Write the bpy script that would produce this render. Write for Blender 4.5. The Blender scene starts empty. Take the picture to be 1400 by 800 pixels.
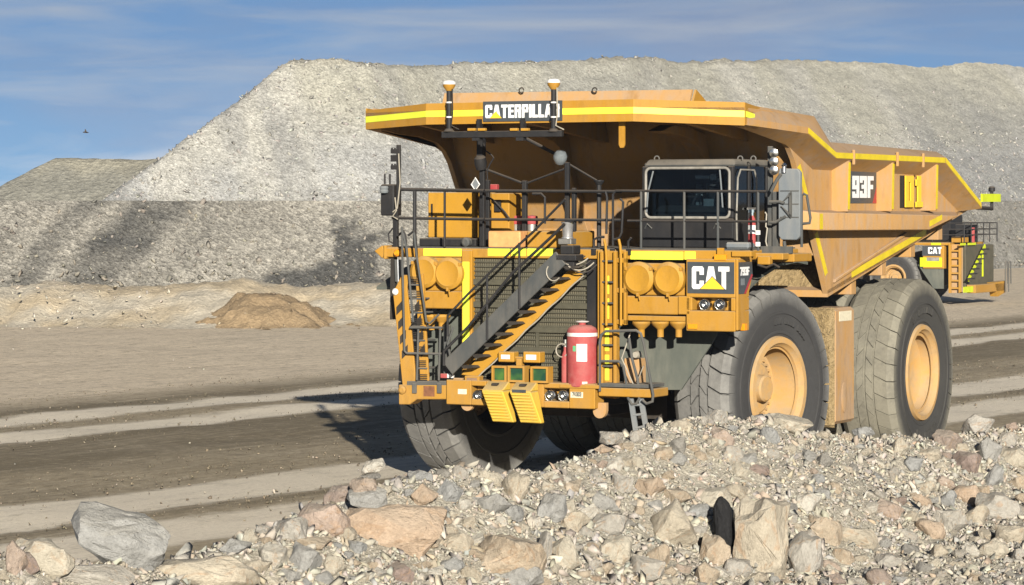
import bpy, bmesh, math, random
import numpy as np
from mathutils import Vector, Matrix, noise
R = math.radians
random.seed(7); rng = np.random.default_rng(7)
scene = bpy.context.scene
COL = scene.collection

# ------------------------------------------------------------------ camera, sky, sun, exposure
CAM_Z = 5.0227
FPX = 4200.0            # focal length in pixels of a 1400 px wide picture
HOR = 274.0             # row of the horizon in that picture
cd = bpy.data.cameras.new('camera'); cam = bpy.data.objects.new('camera', cd); COL.objects.link(cam)
cam.location = (0, 0, CAM_Z); cam.rotation_euler = (R(90), 0, 0)
cd.sensor_width = 36; cd.lens = 36 * FPX / 1400; cd.shift_y = -(400 - HOR) / 1400
cd.clip_start = 1; cd.clip_end = 20000
scene.camera = cam
SUN_AZ, SUN_EL = 7.0, 15.0     # sun stands behind the camera, a little to the right
world = bpy.data.worlds.new('World'); scene.world = world; world.use_nodes = True
wn, wl = world.node_tree.nodes, world.node_tree.links
wn.clear()
def wnode(t, **k):
    n = wn.new(t)
    for a, b in k.items(): setattr(n, a, b)
    return n
w_out = wnode('ShaderNodeOutputWorld'); w_bg = wnode('ShaderNodeBackground'); w_bg.inputs['Strength'].default_value = 0.056
sky = wnode('ShaderNodeTexSky', sky_type='NISHITA'); sky.sun_disc = False
sky.sun_elevation = R(SUN_EL); sky.sun_rotation = R(180 - SUN_AZ)
sky.altitude = 1500; sky.air_density = 1.0; sky.dust_density = 0.1; sky.ozone_density = 3.2
tc = wnode('ShaderNodeTexCoord'); sep = wnode('ShaderNodeSeparateXYZ'); wl.new(tc.outputs['Generated'], sep.inputs[0])
# clear mountain air: the blue begins right above the horizon
zz = wnode('ShaderNodeMath', operation='MULTIPLY_ADD'); wl.new(sep.outputs['Z'], zz.inputs[0]); zz.inputs[1].default_value = 2.2; zz.inputs[2].default_value = 0.13
cmb = wnode('ShaderNodeCombineXYZ'); wl.new(sep.outputs['X'], cmb.inputs[0]); wl.new(sep.outputs['Y'], cmb.inputs[1]); wl.new(zz.outputs[0], cmb.inputs[2])
nrm = wnode('ShaderNodeVectorMath', operation='NORMALIZE'); wl.new(cmb.outputs[0], nrm.inputs[0]); wl.new(nrm.outputs[0], sky.inputs[0])
# thin streaks of cirrus
mp = wnode('ShaderNodeMapping'); mp.inputs['Scale'].default_value = (5.0, 1.2, 46.0); mp.inputs['Rotation'].default_value = (0, R(7), 0); wl.new(tc.outputs['Generated'], mp.inputs[0])
nz = wnode('ShaderNodeTexNoise'); nz.inputs['Scale'].default_value = 1.5; nz.inputs['Detail'].default_value = 7; nz.inputs['Roughness'].default_value = 0.55; nz.inputs['Distortion'].default_value = 0.5
wl.new(mp.outputs[0], nz.inputs['Vector'])
rp = wnode('ShaderNodeValToRGB'); rp.color_ramp.elements[0].position = 0.45; rp.color_ramp.elements[1].position = 0.72
rp.color_ramp.elements[0].color = (0, 0, 0, 1); rp.color_ramp.elements[1].color = (0.75, 0.75, 0.75, 1); wl.new(nz.outputs['Fac'], rp.inputs[0])
mp2 = wnode('ShaderNodeMapping'); mp2.inputs['Scale'].default_value = (9.0, 1.0, 40.0); mp2.inputs['Location'].default_value = (3.1, 0.4, 1.7); wl.new(tc.outputs['Generated'], mp2.inputs[0])
nz2 = wnode('ShaderNodeTexNoise'); nz2.inputs['Scale'].default_value = 1.0; nz2.inputs['Detail'].default_value = 5; wl.new(mp2.outputs[0], nz2.inputs['Vector'])
rp2 = wnode('ShaderNodeValToRGB'); rp2.color_ramp.elements[0].position = 0.42; rp2.color_ramp.elements[1].position = 0.68
rp2.color_ramp.elements[0].color = (0, 0, 0, 1); rp2.color_ramp.elements[1].color = (0.5, 0.5, 0.5, 1); wl.new(nz2.outputs['Fac'], rp2.inputs[0])
lum = wnode('ShaderNodeRGBToBW'); wl.new(sky.outputs[0], lum.inputs[0])          # clouds take their light from the sky behind them
def tint(col):
    n = wnode('ShaderNodeVectorMath', operation='SCALE'); n.inputs[0].default_value = col; wl.new(lum.outputs[0], n.inputs['Scale']); return n.outputs[0]
mx = wnode('ShaderNodeMix', data_type='RGBA'); wl.new(rp2.outputs[0], mx.inputs['Factor']); wl.new(sky.outputs[0], mx.inputs['A']); wl.new(tint((0.98, 1.06, 1.36)), mx.inputs['B'])
mx2 = wnode('ShaderNodeMix', data_type='RGBA'); wl.new(rp.outputs[0], mx2.inputs['Factor']); wl.new(mx.outputs['Result'], mx2.inputs['A']); wl.new(tint((1.5, 1.62, 1.8)), mx2.inputs['B'])
wl.new(mx2.outputs['Result'], w_bg.inputs['Color']); wl.new(w_bg.outputs[0], w_out.inputs[0])
sd = bpy.data.lights.new('sun', 'SUN'); sun = bpy.data.objects.new('sun', sd); COL.objects.link(sun)
sd.energy = 5.0; sd.angle = R(0.5); sd.color = (1.0, 0.93, 0.82)
sv = Vector((math.sin(R(SUN_AZ)) * math.cos(R(SUN_EL)), -math.cos(R(SUN_AZ)) * math.cos(R(SUN_EL)), math.sin(R(SUN_EL))))
sun.rotation_euler = sv.to_track_quat('Z', 'Y').to_euler(); sun.location = (20, -60, 60)
vs = scene.view_settings; vs.view_transform = 'Standard'; vs.look = 'None'; vs.exposure = 0.9; vs.gamma = 1.0; vs.use_curve_mapping = False
scene.cycles.max_bounces = 6; scene.cycles.diffuse_bounces = 1; scene.cycles.glossy_bounces = 3; scene.cycles.transmission_bounces = 6; scene.cycles.transparent_max_bounces = 8; scene.cycles.volume_bounces = 0

# ------------------------------------------------------------------ survey helpers: where a sight line meets a plane of the truck, or the ground
TH = R(27); CT, ST = math.cos(TH), math.sin(TH)
TX, TY = 1.7721, 54.6528          # truck origin: ground below the middle of the front axle
def F(u, v, Y):                   # plane across the truck
    k = (u - 700) / FPX
    X = (k * (TY + Y * CT) - TX - Y * ST) / (CT + k * ST)
    d = TY - X * ST + Y * CT
    return Vector((X, Y, CAM_Z - (v - HOR) / FPX * d))
def S(u, v, X):                   # plane along the truck
    k = (u - 700) / FPX
    Y = (k * (TY - X * ST) - TX - X * CT) / (ST - k * CT)
    d = TY - X * ST + Y * CT
    return Vector((X, Y, CAM_Z - (v - HOR) / FPX * d))
def proj(x, y, z): return 700 + FPX * x / y, HOR - FPX * (z - CAM_Z) / y

# ------------------------------------------------------------------ materials
def lin(r, g, b):
    f = lambda c: (c / 255 / 12.92) if c / 255 <= 0.04045 else ((c / 255 + 0.055) / 1.055) ** 2.4
    return (f(r), f(g), f(b), 1)
class MT:
    def __init__(s, name):
        s.m = bpy.data.materials.new(name); s.m.use_nodes = True
        s.n, s.l = s.m.node_tree.nodes, s.m.node_tree.links
        s.b = s.n['Principled BSDF']; s.co = s.n.new('ShaderNodeTexCoord')
    def node(s, t, **k):
        n = s.n.new(t)
        for a, b in k.items(): setattr(n, a, b)
        return n
    def noise(s, scale, detail=4, rough=0.55, stretch=(1, 1, 1), vec=None, dist=0.0):
        m = s.node('ShaderNodeMapping'); m.inputs['Scale'].default_value = stretch
        s.l.new(vec or s.co.outputs['Object'], m.inputs[0])
        n = s.node('ShaderNodeTexNoise'); n.inputs['Scale'].default_value = scale; n.inputs['Detail'].default_value = detail; n.inputs['Roughness'].default_value = rough; n.inputs['Distortion'].default_value = dist
        s.l.new(m.outputs[0], n.inputs['Vector']); return n.outputs['Fac']
    def voro(s, scale, feature='F1', out='Distance', stretch=(1, 1, 1), rnd=1.0):
        m = s.node('ShaderNodeMapping'); m.inputs['Scale'].default_value = stretch; s.l.new(s.co.outputs['Object'], m.inputs[0])
        n = s.node('ShaderNodeTexVoronoi', feature=feature); n.inputs['Scale'].default_value = scale; n.inputs['Randomness'].default_value = rnd
        s.l.new(m.outputs[0], n.inputs['Vector']); return n.outputs[out]
    def ramp(s, fac, *stops):
        r = s.node('ShaderNodeValToRGB'); e = r.color_ramp.elements
        while len(e) < len(stops): e.new(0.5)
        for q, (p, c) in zip(e, stops):
            q.position = p; q.color = c if len(c) == 4 else (*c, 1)
        s.l.new(fac, r.inputs[0]); return r.outputs[0]
    def g(s, fac, a, b, lo=0.0, hi=1.0):
        n = s.node('ShaderNodeMapRange'); n.inputs[1].default_value = a; n.inputs[2].default_value = b; n.inputs[3].default_value = lo; n.inputs[4].default_value = hi
        s.l.new(fac, n.inputs[0]); return n.outputs[0]
    def math(s, op, a, b=None):
        n = s.node('ShaderNodeMath', operation=op)
        for i, x in enumerate((a, b)):
            if x is None: continue
            if isinstance(x, (int, float)): n.inputs[i].default_value = x
            else: s.l.new(x, n.inputs[i])
        return n.outputs[0]
    def madd(s, a, m, c):
        n = s.node('ShaderNodeMath', operation='MULTIPLY_ADD'); s.l.new(a, n.inputs[0]); n.inputs[1].default_value = m; n.inputs[2].default_value = c; return n.outputs[0]
    def mix(s, fac, a, b, blend='MIX'):
        n = s.node('ShaderNodeMix', data_type='RGBA', blend_type=blend)
        for k, x in (('Factor', fac), ('A', a), ('B', b)):
            if isinstance(x, (int, float)): n.inputs[k].default_value = x
            elif isinstance(x, (tuple, list)): n.inputs[k].default_value = x if len(x) == 4 else (*x, 1)
            else: s.l.new(x, n.inputs[k])
        return n.outputs['Result']
    def bump(s, h, strength=0.3, dist=0.02, prev=None):
        n = s.node('ShaderNodeBump'); n.inputs['Strength'].default_value = strength; n.inputs['Distance'].default_value = dist
        s.l.new(h, n.inputs['Height'])
        if prev: s.l.new(prev, n.inputs['Normal'])
        return n.outputs[0]
    def done(s, color=None, rough=None, normal=None, metal=0.0, spec=None, **k):
        for key, v in (('Base Color', color), ('Roughness', rough), ('Normal', normal)):
            if v is None: continue
            if isinstance(v, (int, float)): s.b.inputs[key].default_value = v
            elif isinstance(v, (tuple, list)): s.b.inputs[key].default_value = v if len(v) == 4 else (*v, 1)
            else: s.l.new(v, s.b.inputs[key])
        s.b.inputs['Metallic'].default_value = metal
        if spec is not None: s.b.inputs['Specular IOR Level'].default_value = spec
        return s.m
DUST = (0.344, 0.267, 0.172, 1)
def paint(name, col, dust=0.35, rough=0.42, dcol=DUST, streak=True, bump=0.15, grime=0.35):
    t = MT(name)
    n1 = t.noise(0.9, 5, 0.6); n2 = t.noise(7.0, 5, 0.65, (1, 1, 0.22 if streak else 1)); n3 = t.noise(38, 3, 0.6); n4 = t.noise(3.2, 6, 0.72, (1, 1, 0.35 if streak else 1))
    geo = t.node('ShaderNodeNewGeometry'); sp = t.node('ShaderNodeSeparateXYZ'); t.l.new(geo.outputs['Normal'], sp.inputs[0])
    so = t.node('ShaderNodeSeparateXYZ'); t.l.new(t.co.outputs['Object'], so.inputs[0])
    up = t.g(sp.outputs['Z'], 0.2, 0.9, 0.0, 0.55)
    a = t.math('MULTIPLY', t.g(n1, 0.3, 0.75), t.g(n2, 0.3, 0.75))
    a = t.madd(a, 1.7 * dust, 0.12 * dust)
    splash = t.math('MULTIPLY', t.g(so.outputs['Z'], 3.2, 1.3, 0, 0.9 * dust), t.g(n4, 0.35, 0.65))       # road dirt thrown up from below
    a = t.math('ADD', t.math('ADD', a, splash), up); a = t.math('MINIMUM', a, 0.92)
    base = t.mix(t.g(n3, 0.35, 0.7, 0, 0.25), col, tuple(c * 0.72 for c in col[:3]))
    base = t.mix(t.g(t.noise(0.55, 3), 0.4, 0.65, 0, 0.30), base, tuple(min(0.8, c * 1.12 + 0.015) for c in col[:3]))   # faded panels
    c = t.mix(a, base, dcol)
    c = t.mix(t.g(n4, 0.54, 0.74, 0, grime), c, tuple(x * 0.30 + 0.008 for x in col[:3]))                    # oily streaks
    rg = t.g(a, 0, 0.6, rough + 0.14, 0.92)
    return t.done(c, rg, t.bump(n3, 0.08, 0.01, t.bump(t.noise(2.3, 3), bump, 0.05)), spec=0.2)
def plain(name, col, rough=0.5, metal=0.0, var=0.25, scale=9.0, spec=None):
    t = MT(name); n = t.noise(scale, 4, 0.6)
    c = t.mix(t.g(n, 0.3, 0.7), col, tuple(x * (1 - var) for x in col[:3]))
    return t.done(c, rough, None, metal, spec)
M = {}
M['yellow'] = paint('cat_yellow_paint', (0.360, 0.178, 0.013, 1), 0.17)
M['yellow_clean'] = paint('yellow_paint_bright', (0.385, 0.195, 0.014, 1), 0.10)
M['yellow_dusty'] = paint('dusty_yellow_paint', (0.42, 0.222, 0.055, 1), 0.85, 0.55, (0.345, 0.245, 0.16, 1), True, 0.2, 0.45)
M['yellow_wheel'] = paint('wheel_yellow_paint', (0.447, 0.249, 0.069, 1), 0.55, 0.55, (0.361, 0.258, 0.146, 1), False)
M['chock'] = paint('chock_yellow', (0.619, 0.396, 0.026, 1), 0.2, 0.5)
M['lime'] = plain('reflective_lime_tape', (0.70, 0.78, 0.05, 1), 0.5, 0, 0.12, 3)
M['gold'] = plain('reflective_yellow_tape', (0.671, 0.516, 0.013, 1), 0.5, 0, 0.25, 3)
M['limebright'] = plain('lime_paint', (0.533, 0.619, 0.009, 1), 0.5, 0, 0.2, 3)
M['black'] = paint('black_paint', (0.012, 0.013, 0.015, 1), 0.10, 0.4, (0.16, 0.13, 0.10, 1))
M['grey'] = paint('dark_grey_paint', (0.045, 0.052, 0.055, 1), 0.30, 0.5, (0.22, 0.19, 0.15, 1))
M['midgrey'] = paint('mirror_back_grey', (0.13, 0.15, 0.165, 1), 0.3, 0.5, (0.30, 0.28, 0.24, 1))
M['fender'] = paint('grey_green_rubber_guard', (0.070, 0.080, 0.070, 1), 0.5, 0.7, (0.16, 0.16, 0.13, 1))
M['chassis'] = paint('dark_chassis', (0.020, 0.018, 0.016, 1), 0.25, 0.7, (0.10, 0.08, 0.06, 1))
M['red'] = paint('red_enamel', (0.292, 0.026, 0.031, 1), 0.35, 0.35, (0.42, 0.20, 0.17, 1), False)
M['white'] = plain('white_enamel', (0.671, 0.662, 0.628, 1), 0.45, 0, 0.15)
M['label'] = plain('cream_sticker', (0.66, 0.60, 0.44, 1), 0.6, 0, 0.2, 20)
M['seal'] = plain('pale_rubber_seal', (0.28, 0.265, 0.23, 1), 0.6, 0, 0.45, 6)
M['chrome'] = plain('bright_metal', (0.70, 0.70, 0.68, 1), 0.25, 1.0, 0.2)
M['steel'] = plain('bare_steel', (0.34, 0.33, 0.30, 1), 0.45, 0.7, 0.3)
M['amber'] = plain('amber_lens', (0.72, 0.26, 0.01, 1), 0.2, 0, 0.1)
M['decal'] = plain('decal_charcoal', (0.052, 0.060, 0.066, 1), 0.4, 0, 0.2)
M['decal_red'] = plain('decal_red', (0.33, 0.03, 0.035, 1), 0.4, 0, 0.1)
M['decal_white'] = plain('decal_white', (0.705, 0.705, 0.688, 1), 0.45, 0, 0.06)
M['decal_yellow'] = plain('decal_yellow', (0.78, 0.47, 0.03, 1), 0.45, 0, 0.06)
M['hose'] = plain('pale_hose', (0.33, 0.30, 0.24, 1), 0.6, 0, 0.2)
M['seat'] = plain('seat_fabric', (0.06, 0.065, 0.07, 1), 0.9)
M['dash'] = plain('pale_dash_plastic', (0.30, 0.38, 0.42, 1), 0.6)
def mud():
    t = MT('caked_mud'); n = t.noise(14, 6, 0.7); v = t.noise(3, 4)
    return t.done(t.ramp(n, (0.3, (0.22, 0.155, 0.065)), (0.7, (0.45, 0.33, 0.17))), 0.95, t.bump(n, 0.9, 0.12, t.bump(v, 0.6, 0.2)))
M['mud'] = mud()
def glass(name, tint, a):
    t = MT(name); tr = t.node('ShaderNodeBsdfTransparent'); tr.inputs[0].default_value = tint
    gl = t.node('ShaderNodeBsdfGlossy'); gl.inputs['Roughness'].default_value = 0.03; gl.inputs[0].default_value = (0.9, 0.95, 1, 1)
    fr = t.node('ShaderNodeFresnel'); fr.inputs[0].default_value = 1.28 if name == 'cab_glass' else 1.45
    f = t.madd(fr.outputs[0], 1.0, a)
    mx = t.node('ShaderNodeMixShader'); t.l.new(f, mx.inputs[0]); t.l.new(tr.outputs[0], mx.inputs[1]); t.l.new(gl.outputs[0], mx.inputs[2])
    t.l.new(mx.outputs[0], t.n['Material Output'].inputs[0]); return t.m
M['glass'] = glass('cab_glass', (0.46, 0.51, 0.53, 1), 0.0)
M['lens'] = glass('clear_lens', (0.85, 0.85, 0.85, 1), 0.08)
def greenlens():
    t = MT('green_lamp_glass'); n = t.noise(3, 2)
    return t.done(t.ramp(n, (0.4, (0.012, 0.05, 0.03)), (0.65, (0.06, 0.14, 0.03))), 0.08)
M['green'] = greenlens()
def grille():
    t = MT('radiator_core'); w = t.node('ShaderNodeTexWave', wave_type='BANDS', bands_direction='X'); w.inputs['Scale'].default_value = 9
    t.l.new(t.co.outputs['Object'], w.inputs['Vector'])
    n = t.noise(3, 4)
    c = t.mix(t.g(w.outputs['Fac'], 0.3, 0.8), (0.045, 0.043, 0.028, 1), (0.095, 0.088, 0.056, 1))
    return t.done(t.mix(t.g(n, 0.35, 0.7, 0, 0.5), c, (0.12, 0.10, 0.06, 1)), 0.8, t.bump(w.outputs['Fac'], 0.6, 0.02))
M['grille'] = grille()
M['grillebar'] = plain('radiator_bar', (0.072, 0.067, 0.043, 1), 0.7, 0, 0.3)
def rubber(name, dust, dcol=(0.190, 0.186, 0.172, 1)):
    t = MT(name); n1 = t.noise(1.6, 5, 0.6); n2 = t.noise(11, 5, 0.7)
    sp = t.node('ShaderNodeSeparateXYZ'); t.l.new(t.co.outputs['Object'], sp.inputs[0])
    rad = t.math('SQRT', t.math('ADD', t.math('MULTIPLY', sp.outputs['Y'], sp.outputs['Y']), t.math('MULTIPLY', sp.outputs['Z'], sp.outputs['Z'])))
    tread = t.g(rad, 1.45, 1.68)      # the running surface carries more road dust than the sidewall
    a = t.math('MULTIPLY', t.madd(tread, 0.86, 0.12), t.madd(t.g(n1, 0.3, 0.7), 0.5, 0.6))
    a = t.math('MULTIPLY', a, dust)
    a = t.math('MULTIPLY', a, t.g(n2, 0.2, 0.7, 0.7, 1.1))
    return t.done(t.mix(a, (0.022, 0.022, 0.023, 1), dcol), 0.85, t.bump(n2, 0.35, 0.03))
M['rubber'] = rubber('tyre_rubber_dusty', 0.95)
M['rubber_rear'] = rubber('tyre_rubber_muddy', 1.1, (0.195, 0.182, 0.140, 1))

# ------------------------------------------------------------------ mesh builder
class MB:
    def __init__(s): s.v, s.f = [], []
    def add(s, vs, fs):
        k = len(s.v); s.v += [tuple(x) for x in vs]; s.f += [tuple(i + k for i in f) for f in fs]; return s
    def box(s, x0, x1, y0, y1, z0, z1):
        x0, x1 = min(x0, x1), max(x0, x1); y0, y1 = min(y0, y1), max(y0, y1); z0, z1 = min(z0, z1), max(z0, z1)
        v = [(x, y, z) for z in (z0, z1) for y in (y0, y1) for x in (x0, x1)]
        return s.add(v, [(0, 2, 3, 1), (4, 5, 7, 6), (0, 1, 5, 4), (2, 6, 7, 3), (0, 4, 6, 2), (1, 3, 7, 5)])
    def hexa(s, a, b):              # two quads (lists of 4 points) joined
        v = list(a) + list(b)
        return s.add(v, [(3, 2, 1, 0), (4, 5, 6, 7), (0, 1, 5, 4), (1, 2, 6, 5), (2, 3, 7, 6), (3, 0, 4, 7)])
    def prism(s, poly, d):          # poly: 3d points, extruded by d
        n = len(poly); d = Vector(d); a = [Vector(p) for p in poly]; v = a + [p + d for p in a]
        return s.add(v, [tuple(range(n))[::-1], tuple(range(n, 2 * n))] + [(i, (i + 1) % n, n + (i + 1) % n, n + i) for i in range(n)])
    def sheet(s, pts, th):          # a plate of thickness th, along the normal of the first three points
        a = [Vector(p) for p in pts]; n = (a[1] - a[0]).cross(a[2] - a[0]).normalized(); return s.prism(a, n * th)
    def tube(s, pts, r, n=8, closed=False):
        P = [Vector(p) for p in pts]; m = len(P); rings = []
        up = None
        for i, p in enumerate(P):
            if closed: t = (P[(i + 1) % m] - P[i - 1])
            else: t = (P[min(i + 1, m - 1)] - P[max(i - 1, 0)])
            t.normalize()
            if up is None:
                up = Vector((0, 0, 1)) if abs(t.z) < 0.9 else Vector((0, 1, 0))
            a = t.cross(up)
            if a.length < 1e-4: a = t.orthogonal()
            a.normalize(); b = a.cross(t).normalized(); up = b
            rr = r[i] if isinstance(r, (list, tuple)) else r
            rings.append([p + (a * math.cos(2 * math.pi * j / n) + b * math.sin(2 * math.pi * j / n)) * rr for j in range(n)])
        v = [x for g in rings for x in g]; f = []
        for i in range(m if closed else m - 1):
            k = (i + 1) % m
            f += [(i * n + j, i * n + (j + 1) % n, k * n + (j + 1) % n, k * n + j) for j in range(n)]
        if not closed: f += [tuple(range(n))[::-1], tuple(range((m - 1) * n, m * n))]
        return s.add(v, f)
    def cyl(s, a, b, r, n=16, r2=None): return s.tube([a, b], [r, r if r2 is None else r2], n)
    def lathe(s, prof, o, axis, n=32, closed=True):     # prof: (radius, along axis)
        o = Vector(o); ax = Vector(axis).normalized(); e = ax.orthogonal().normalized(); g = ax.cross(e); m = len(prof)
        v = [o + ax * h + (e * math.cos(2 * math.pi * j / n) + g * math.sin(2 * math.pi * j / n)) * r for r, h in prof for j in range(n)]
        f = [(i * n + j, i * n + (j + 1) % n, (i + 1) * n + (j + 1) % n, (i + 1) * n + j) for i in range(m - 1) for j in range(n)]
        if closed: f += [tuple(range(n))[::-1], tuple(range((m - 1) * n, m * n))]
        return s.add(v, f)
    def mirror(s):
        k = len(s.v); s.v += [(-x, y, z) for x, y, z in s.v]; s.f += [tuple(i + k for i in f[::-1]) for f in s.f]; return s
    def mesh(s, name, mat, bevel=0, ang=35, sharp=32):
        me = bpy.data.meshes.new(name); me.from_pydata(s.v, [], s.f)
        bm = bmesh.new(); bm.from_mesh(me); bmesh.ops.recalc_face_normals(bm, faces=bm.faces)
        if bevel:
            es = [e for e in bm.edges if len(e.link_faces) == 2 and e.calc_face_angle(0) > R(ang)]
            bmesh.ops.bevel(bm, geom=es, offset=bevel, segments=1, affect='EDGES', clamp_overlap=True)
        bm.to_mesh(me); bm.free()
        for p in me.polygons: p.use_smooth = True
        me.set_sharp_from_angle(angle=R(sharp))
        if mat: me.materials.append(M[mat] if isinstance(mat, str) else mat)
        return me
    def build(s, name, mat, parent=None, bevel=0, label=None, **k):
        o = bpy.data.objects.new(name, s.mesh(name, mat, bevel, **k)); COL.objects.link(o); o.parent = parent
        if label: o['label'] = label
        return o
def empty(name, loc=(0, 0, 0), rz=0.0, parent=None):
    o = bpy.data.objects.new(name, None); COL.objects.link(o); o.location = loc; o.rotation_euler = (0, 0, rz); o.parent = parent; o.empty_display_size = 0.3; return o
def tag(o, label=None, cat=None, group=None, kind=None):
    for k, v in (('label', label), ('category', cat), ('group', group), ('kind', kind)):
        if v: o[k] = v
    return o
def dup(o, parent, loc=None, rot=None):
    c = o.copy(); COL.objects.link(c); c.parent = parent
    if loc is not None: c.location = loc
    if rot is not None: c.rotation_euler = rot
    return c
def arc(c, r, a0, a1, n, ax=(1, 0, 0), ay=(0, 0, 1)):
    c, ax, ay = Vector(c), Vector(ax), Vector(ay)
    return [c + ax * r * math.cos(R(a0 + (a1 - a0) * i / n)) + ay * r * math.sin(R(a0 + (a1 - a0) * i / n)) for i in range(n + 1)]

# block letters on a grid 7 high: (x0, z0, x1, z1) bars or point lists
GL = {
 'C': (5.0, [(0, 0.6, 1.75, 6.4), [(0, 0.6), (0.6, 0), (4.4, 0), (5, 0.6), (5, 1.5), (1.75, 1.5), (1.75, 0.6)], [(0, 6.4), (1.75, 6.4), (1.75, 5.5), (5, 5.5), (5, 6.4), (4.4, 7), (0.6, 7)], (3.25, 1.5, 5, 2.6), (3.25, 4.4, 5, 5.5)]),
 'A': (5.4, [[(0, 0), (1.75, 0), (2.05, 1.5), (2.4, 3.0), (2.7, 4.6), (2.7, 7), (1.6, 7)], [(5.4, 0), (3.8, 7), (2.7, 7), (2.7, 4.6), (3.0, 3.0), (3.35, 1.5), (3.65, 0)], [(2.05, 1.5), (3.35, 1.5), (3.0, 3.0), (2.4, 3.0)]]),
 'T': (4.6, [(0, 5.5, 4.6, 7), (1.4, 0, 3.2, 5.5)]),
 'E': (4.0, [(0, 0, 1.75, 7), (1.75, 5.6, 4, 7), (1.75, 2.9, 3.7, 4.2), (1.75, 0, 4, 1.4)]),
 'R': (4.7, [(0, 0, 1.75, 7), (1.75, 5.6, 4.5, 7), (2.95, 4.3, 4.7, 5.6), (1.75, 3.0, 4.5, 4.3), [(2.7, 0), (4.6, 0), (4.5, 3), (2.7, 3)]]),
 'P': (4.6, [(0, 0, 1.75, 7), (1.75, 5.6, 4.4, 7), (2.95, 4.2, 4.6, 5.6), (1.75, 2.8, 4.4, 4.2)]),
 'I': (1.75, [(0, 0, 1.75, 7)]),
 'L': (3.8, [(0, 0, 1.75, 7), (1.75, 0, 3.8, 1.5)]),
 'F': (3.9, [(0, 0, 1.6, 7), (1.6, 5.6, 3.9, 7), (1.6, 2.8, 3.5, 4.2)]),
 '7': (4.4, [(0, 5.5, 4.4, 7), [(0.9, 0), (2.6, 0), (4.4, 5.5), (2.7, 5.5)]]),
 '9': (4.4, [(0, 5.6, 4.4, 7), (0, 4.0, 1.6, 5.6), (0, 2.7, 2.8, 4.0), (2.8, 1.3, 4.4, 5.6), (0, 0, 4.4, 1.3), (0, 1.3, 1.6, 2.0)]),
 '3': (4.4, [(0, 5.6, 4.4, 7), (2.8, 4.2, 4.4, 5.6), (1.0, 2.9, 4.4, 4.2), (2.8, 1.4, 4.4, 2.9), (0, 0, 4.4, 1.4), (0, 1.4, 1.5, 2.2), (0, 4.8, 1.5, 5.6)]),
 '0': (4.4, [(0, 0, 1.6, 7), (2.8, 0, 4.4, 7), (1.6, 5.6, 2.8, 7), (1.6, 0, 2.8, 1.4)]),
 '1': (3.6, [(0.9, 1.2, 2.7, 7), (0, 0, 3.6, 1.2), (0, 4.8, 0.9, 6.2)]),
 '4': (4.4, [(2.5, 0, 4.0, 7), (0, 1.6, 2.5, 2.9), (0, 2.9, 1.4, 7)]),
}
def text(m, s, o, ux, uz, h, xs=1.0, gap=0.6, depth=0.006):
    o, ux, uz = Vector(o), Vector(ux).normalized(), Vector(uz).normalized(); n = ux.cross(uz); k = h / 7; x = 0
    for ch in s:
        w, ps = GL[ch]
        for p in ps:
            q = [(p[0], p[1]), (p[2], p[1]), (p[2], p[3]), (p[0], p[3])] if isinstance(p, tuple) else p
            m.prism([o + ux * (x + a) * k * xs + uz * b * k for a, b in q], n * depth)
        x += w + gap
    return x * k * xs
def textw(s, h, xs=1.0, gap=0.6): return (sum(GL[c][0] + gap for c in s) - gap) * h / 7 * xs

# ------------------------------------------------------------------ the haul truck (local axes: X towards its left side, Y towards its tail, Z up)
tr = empty('haul_truck', (TX, TY, 0), -TH)
tag(tr, 'huge yellow mining haul truck with wide canopy parked behind the rubble berm', 'haul truck')

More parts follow.
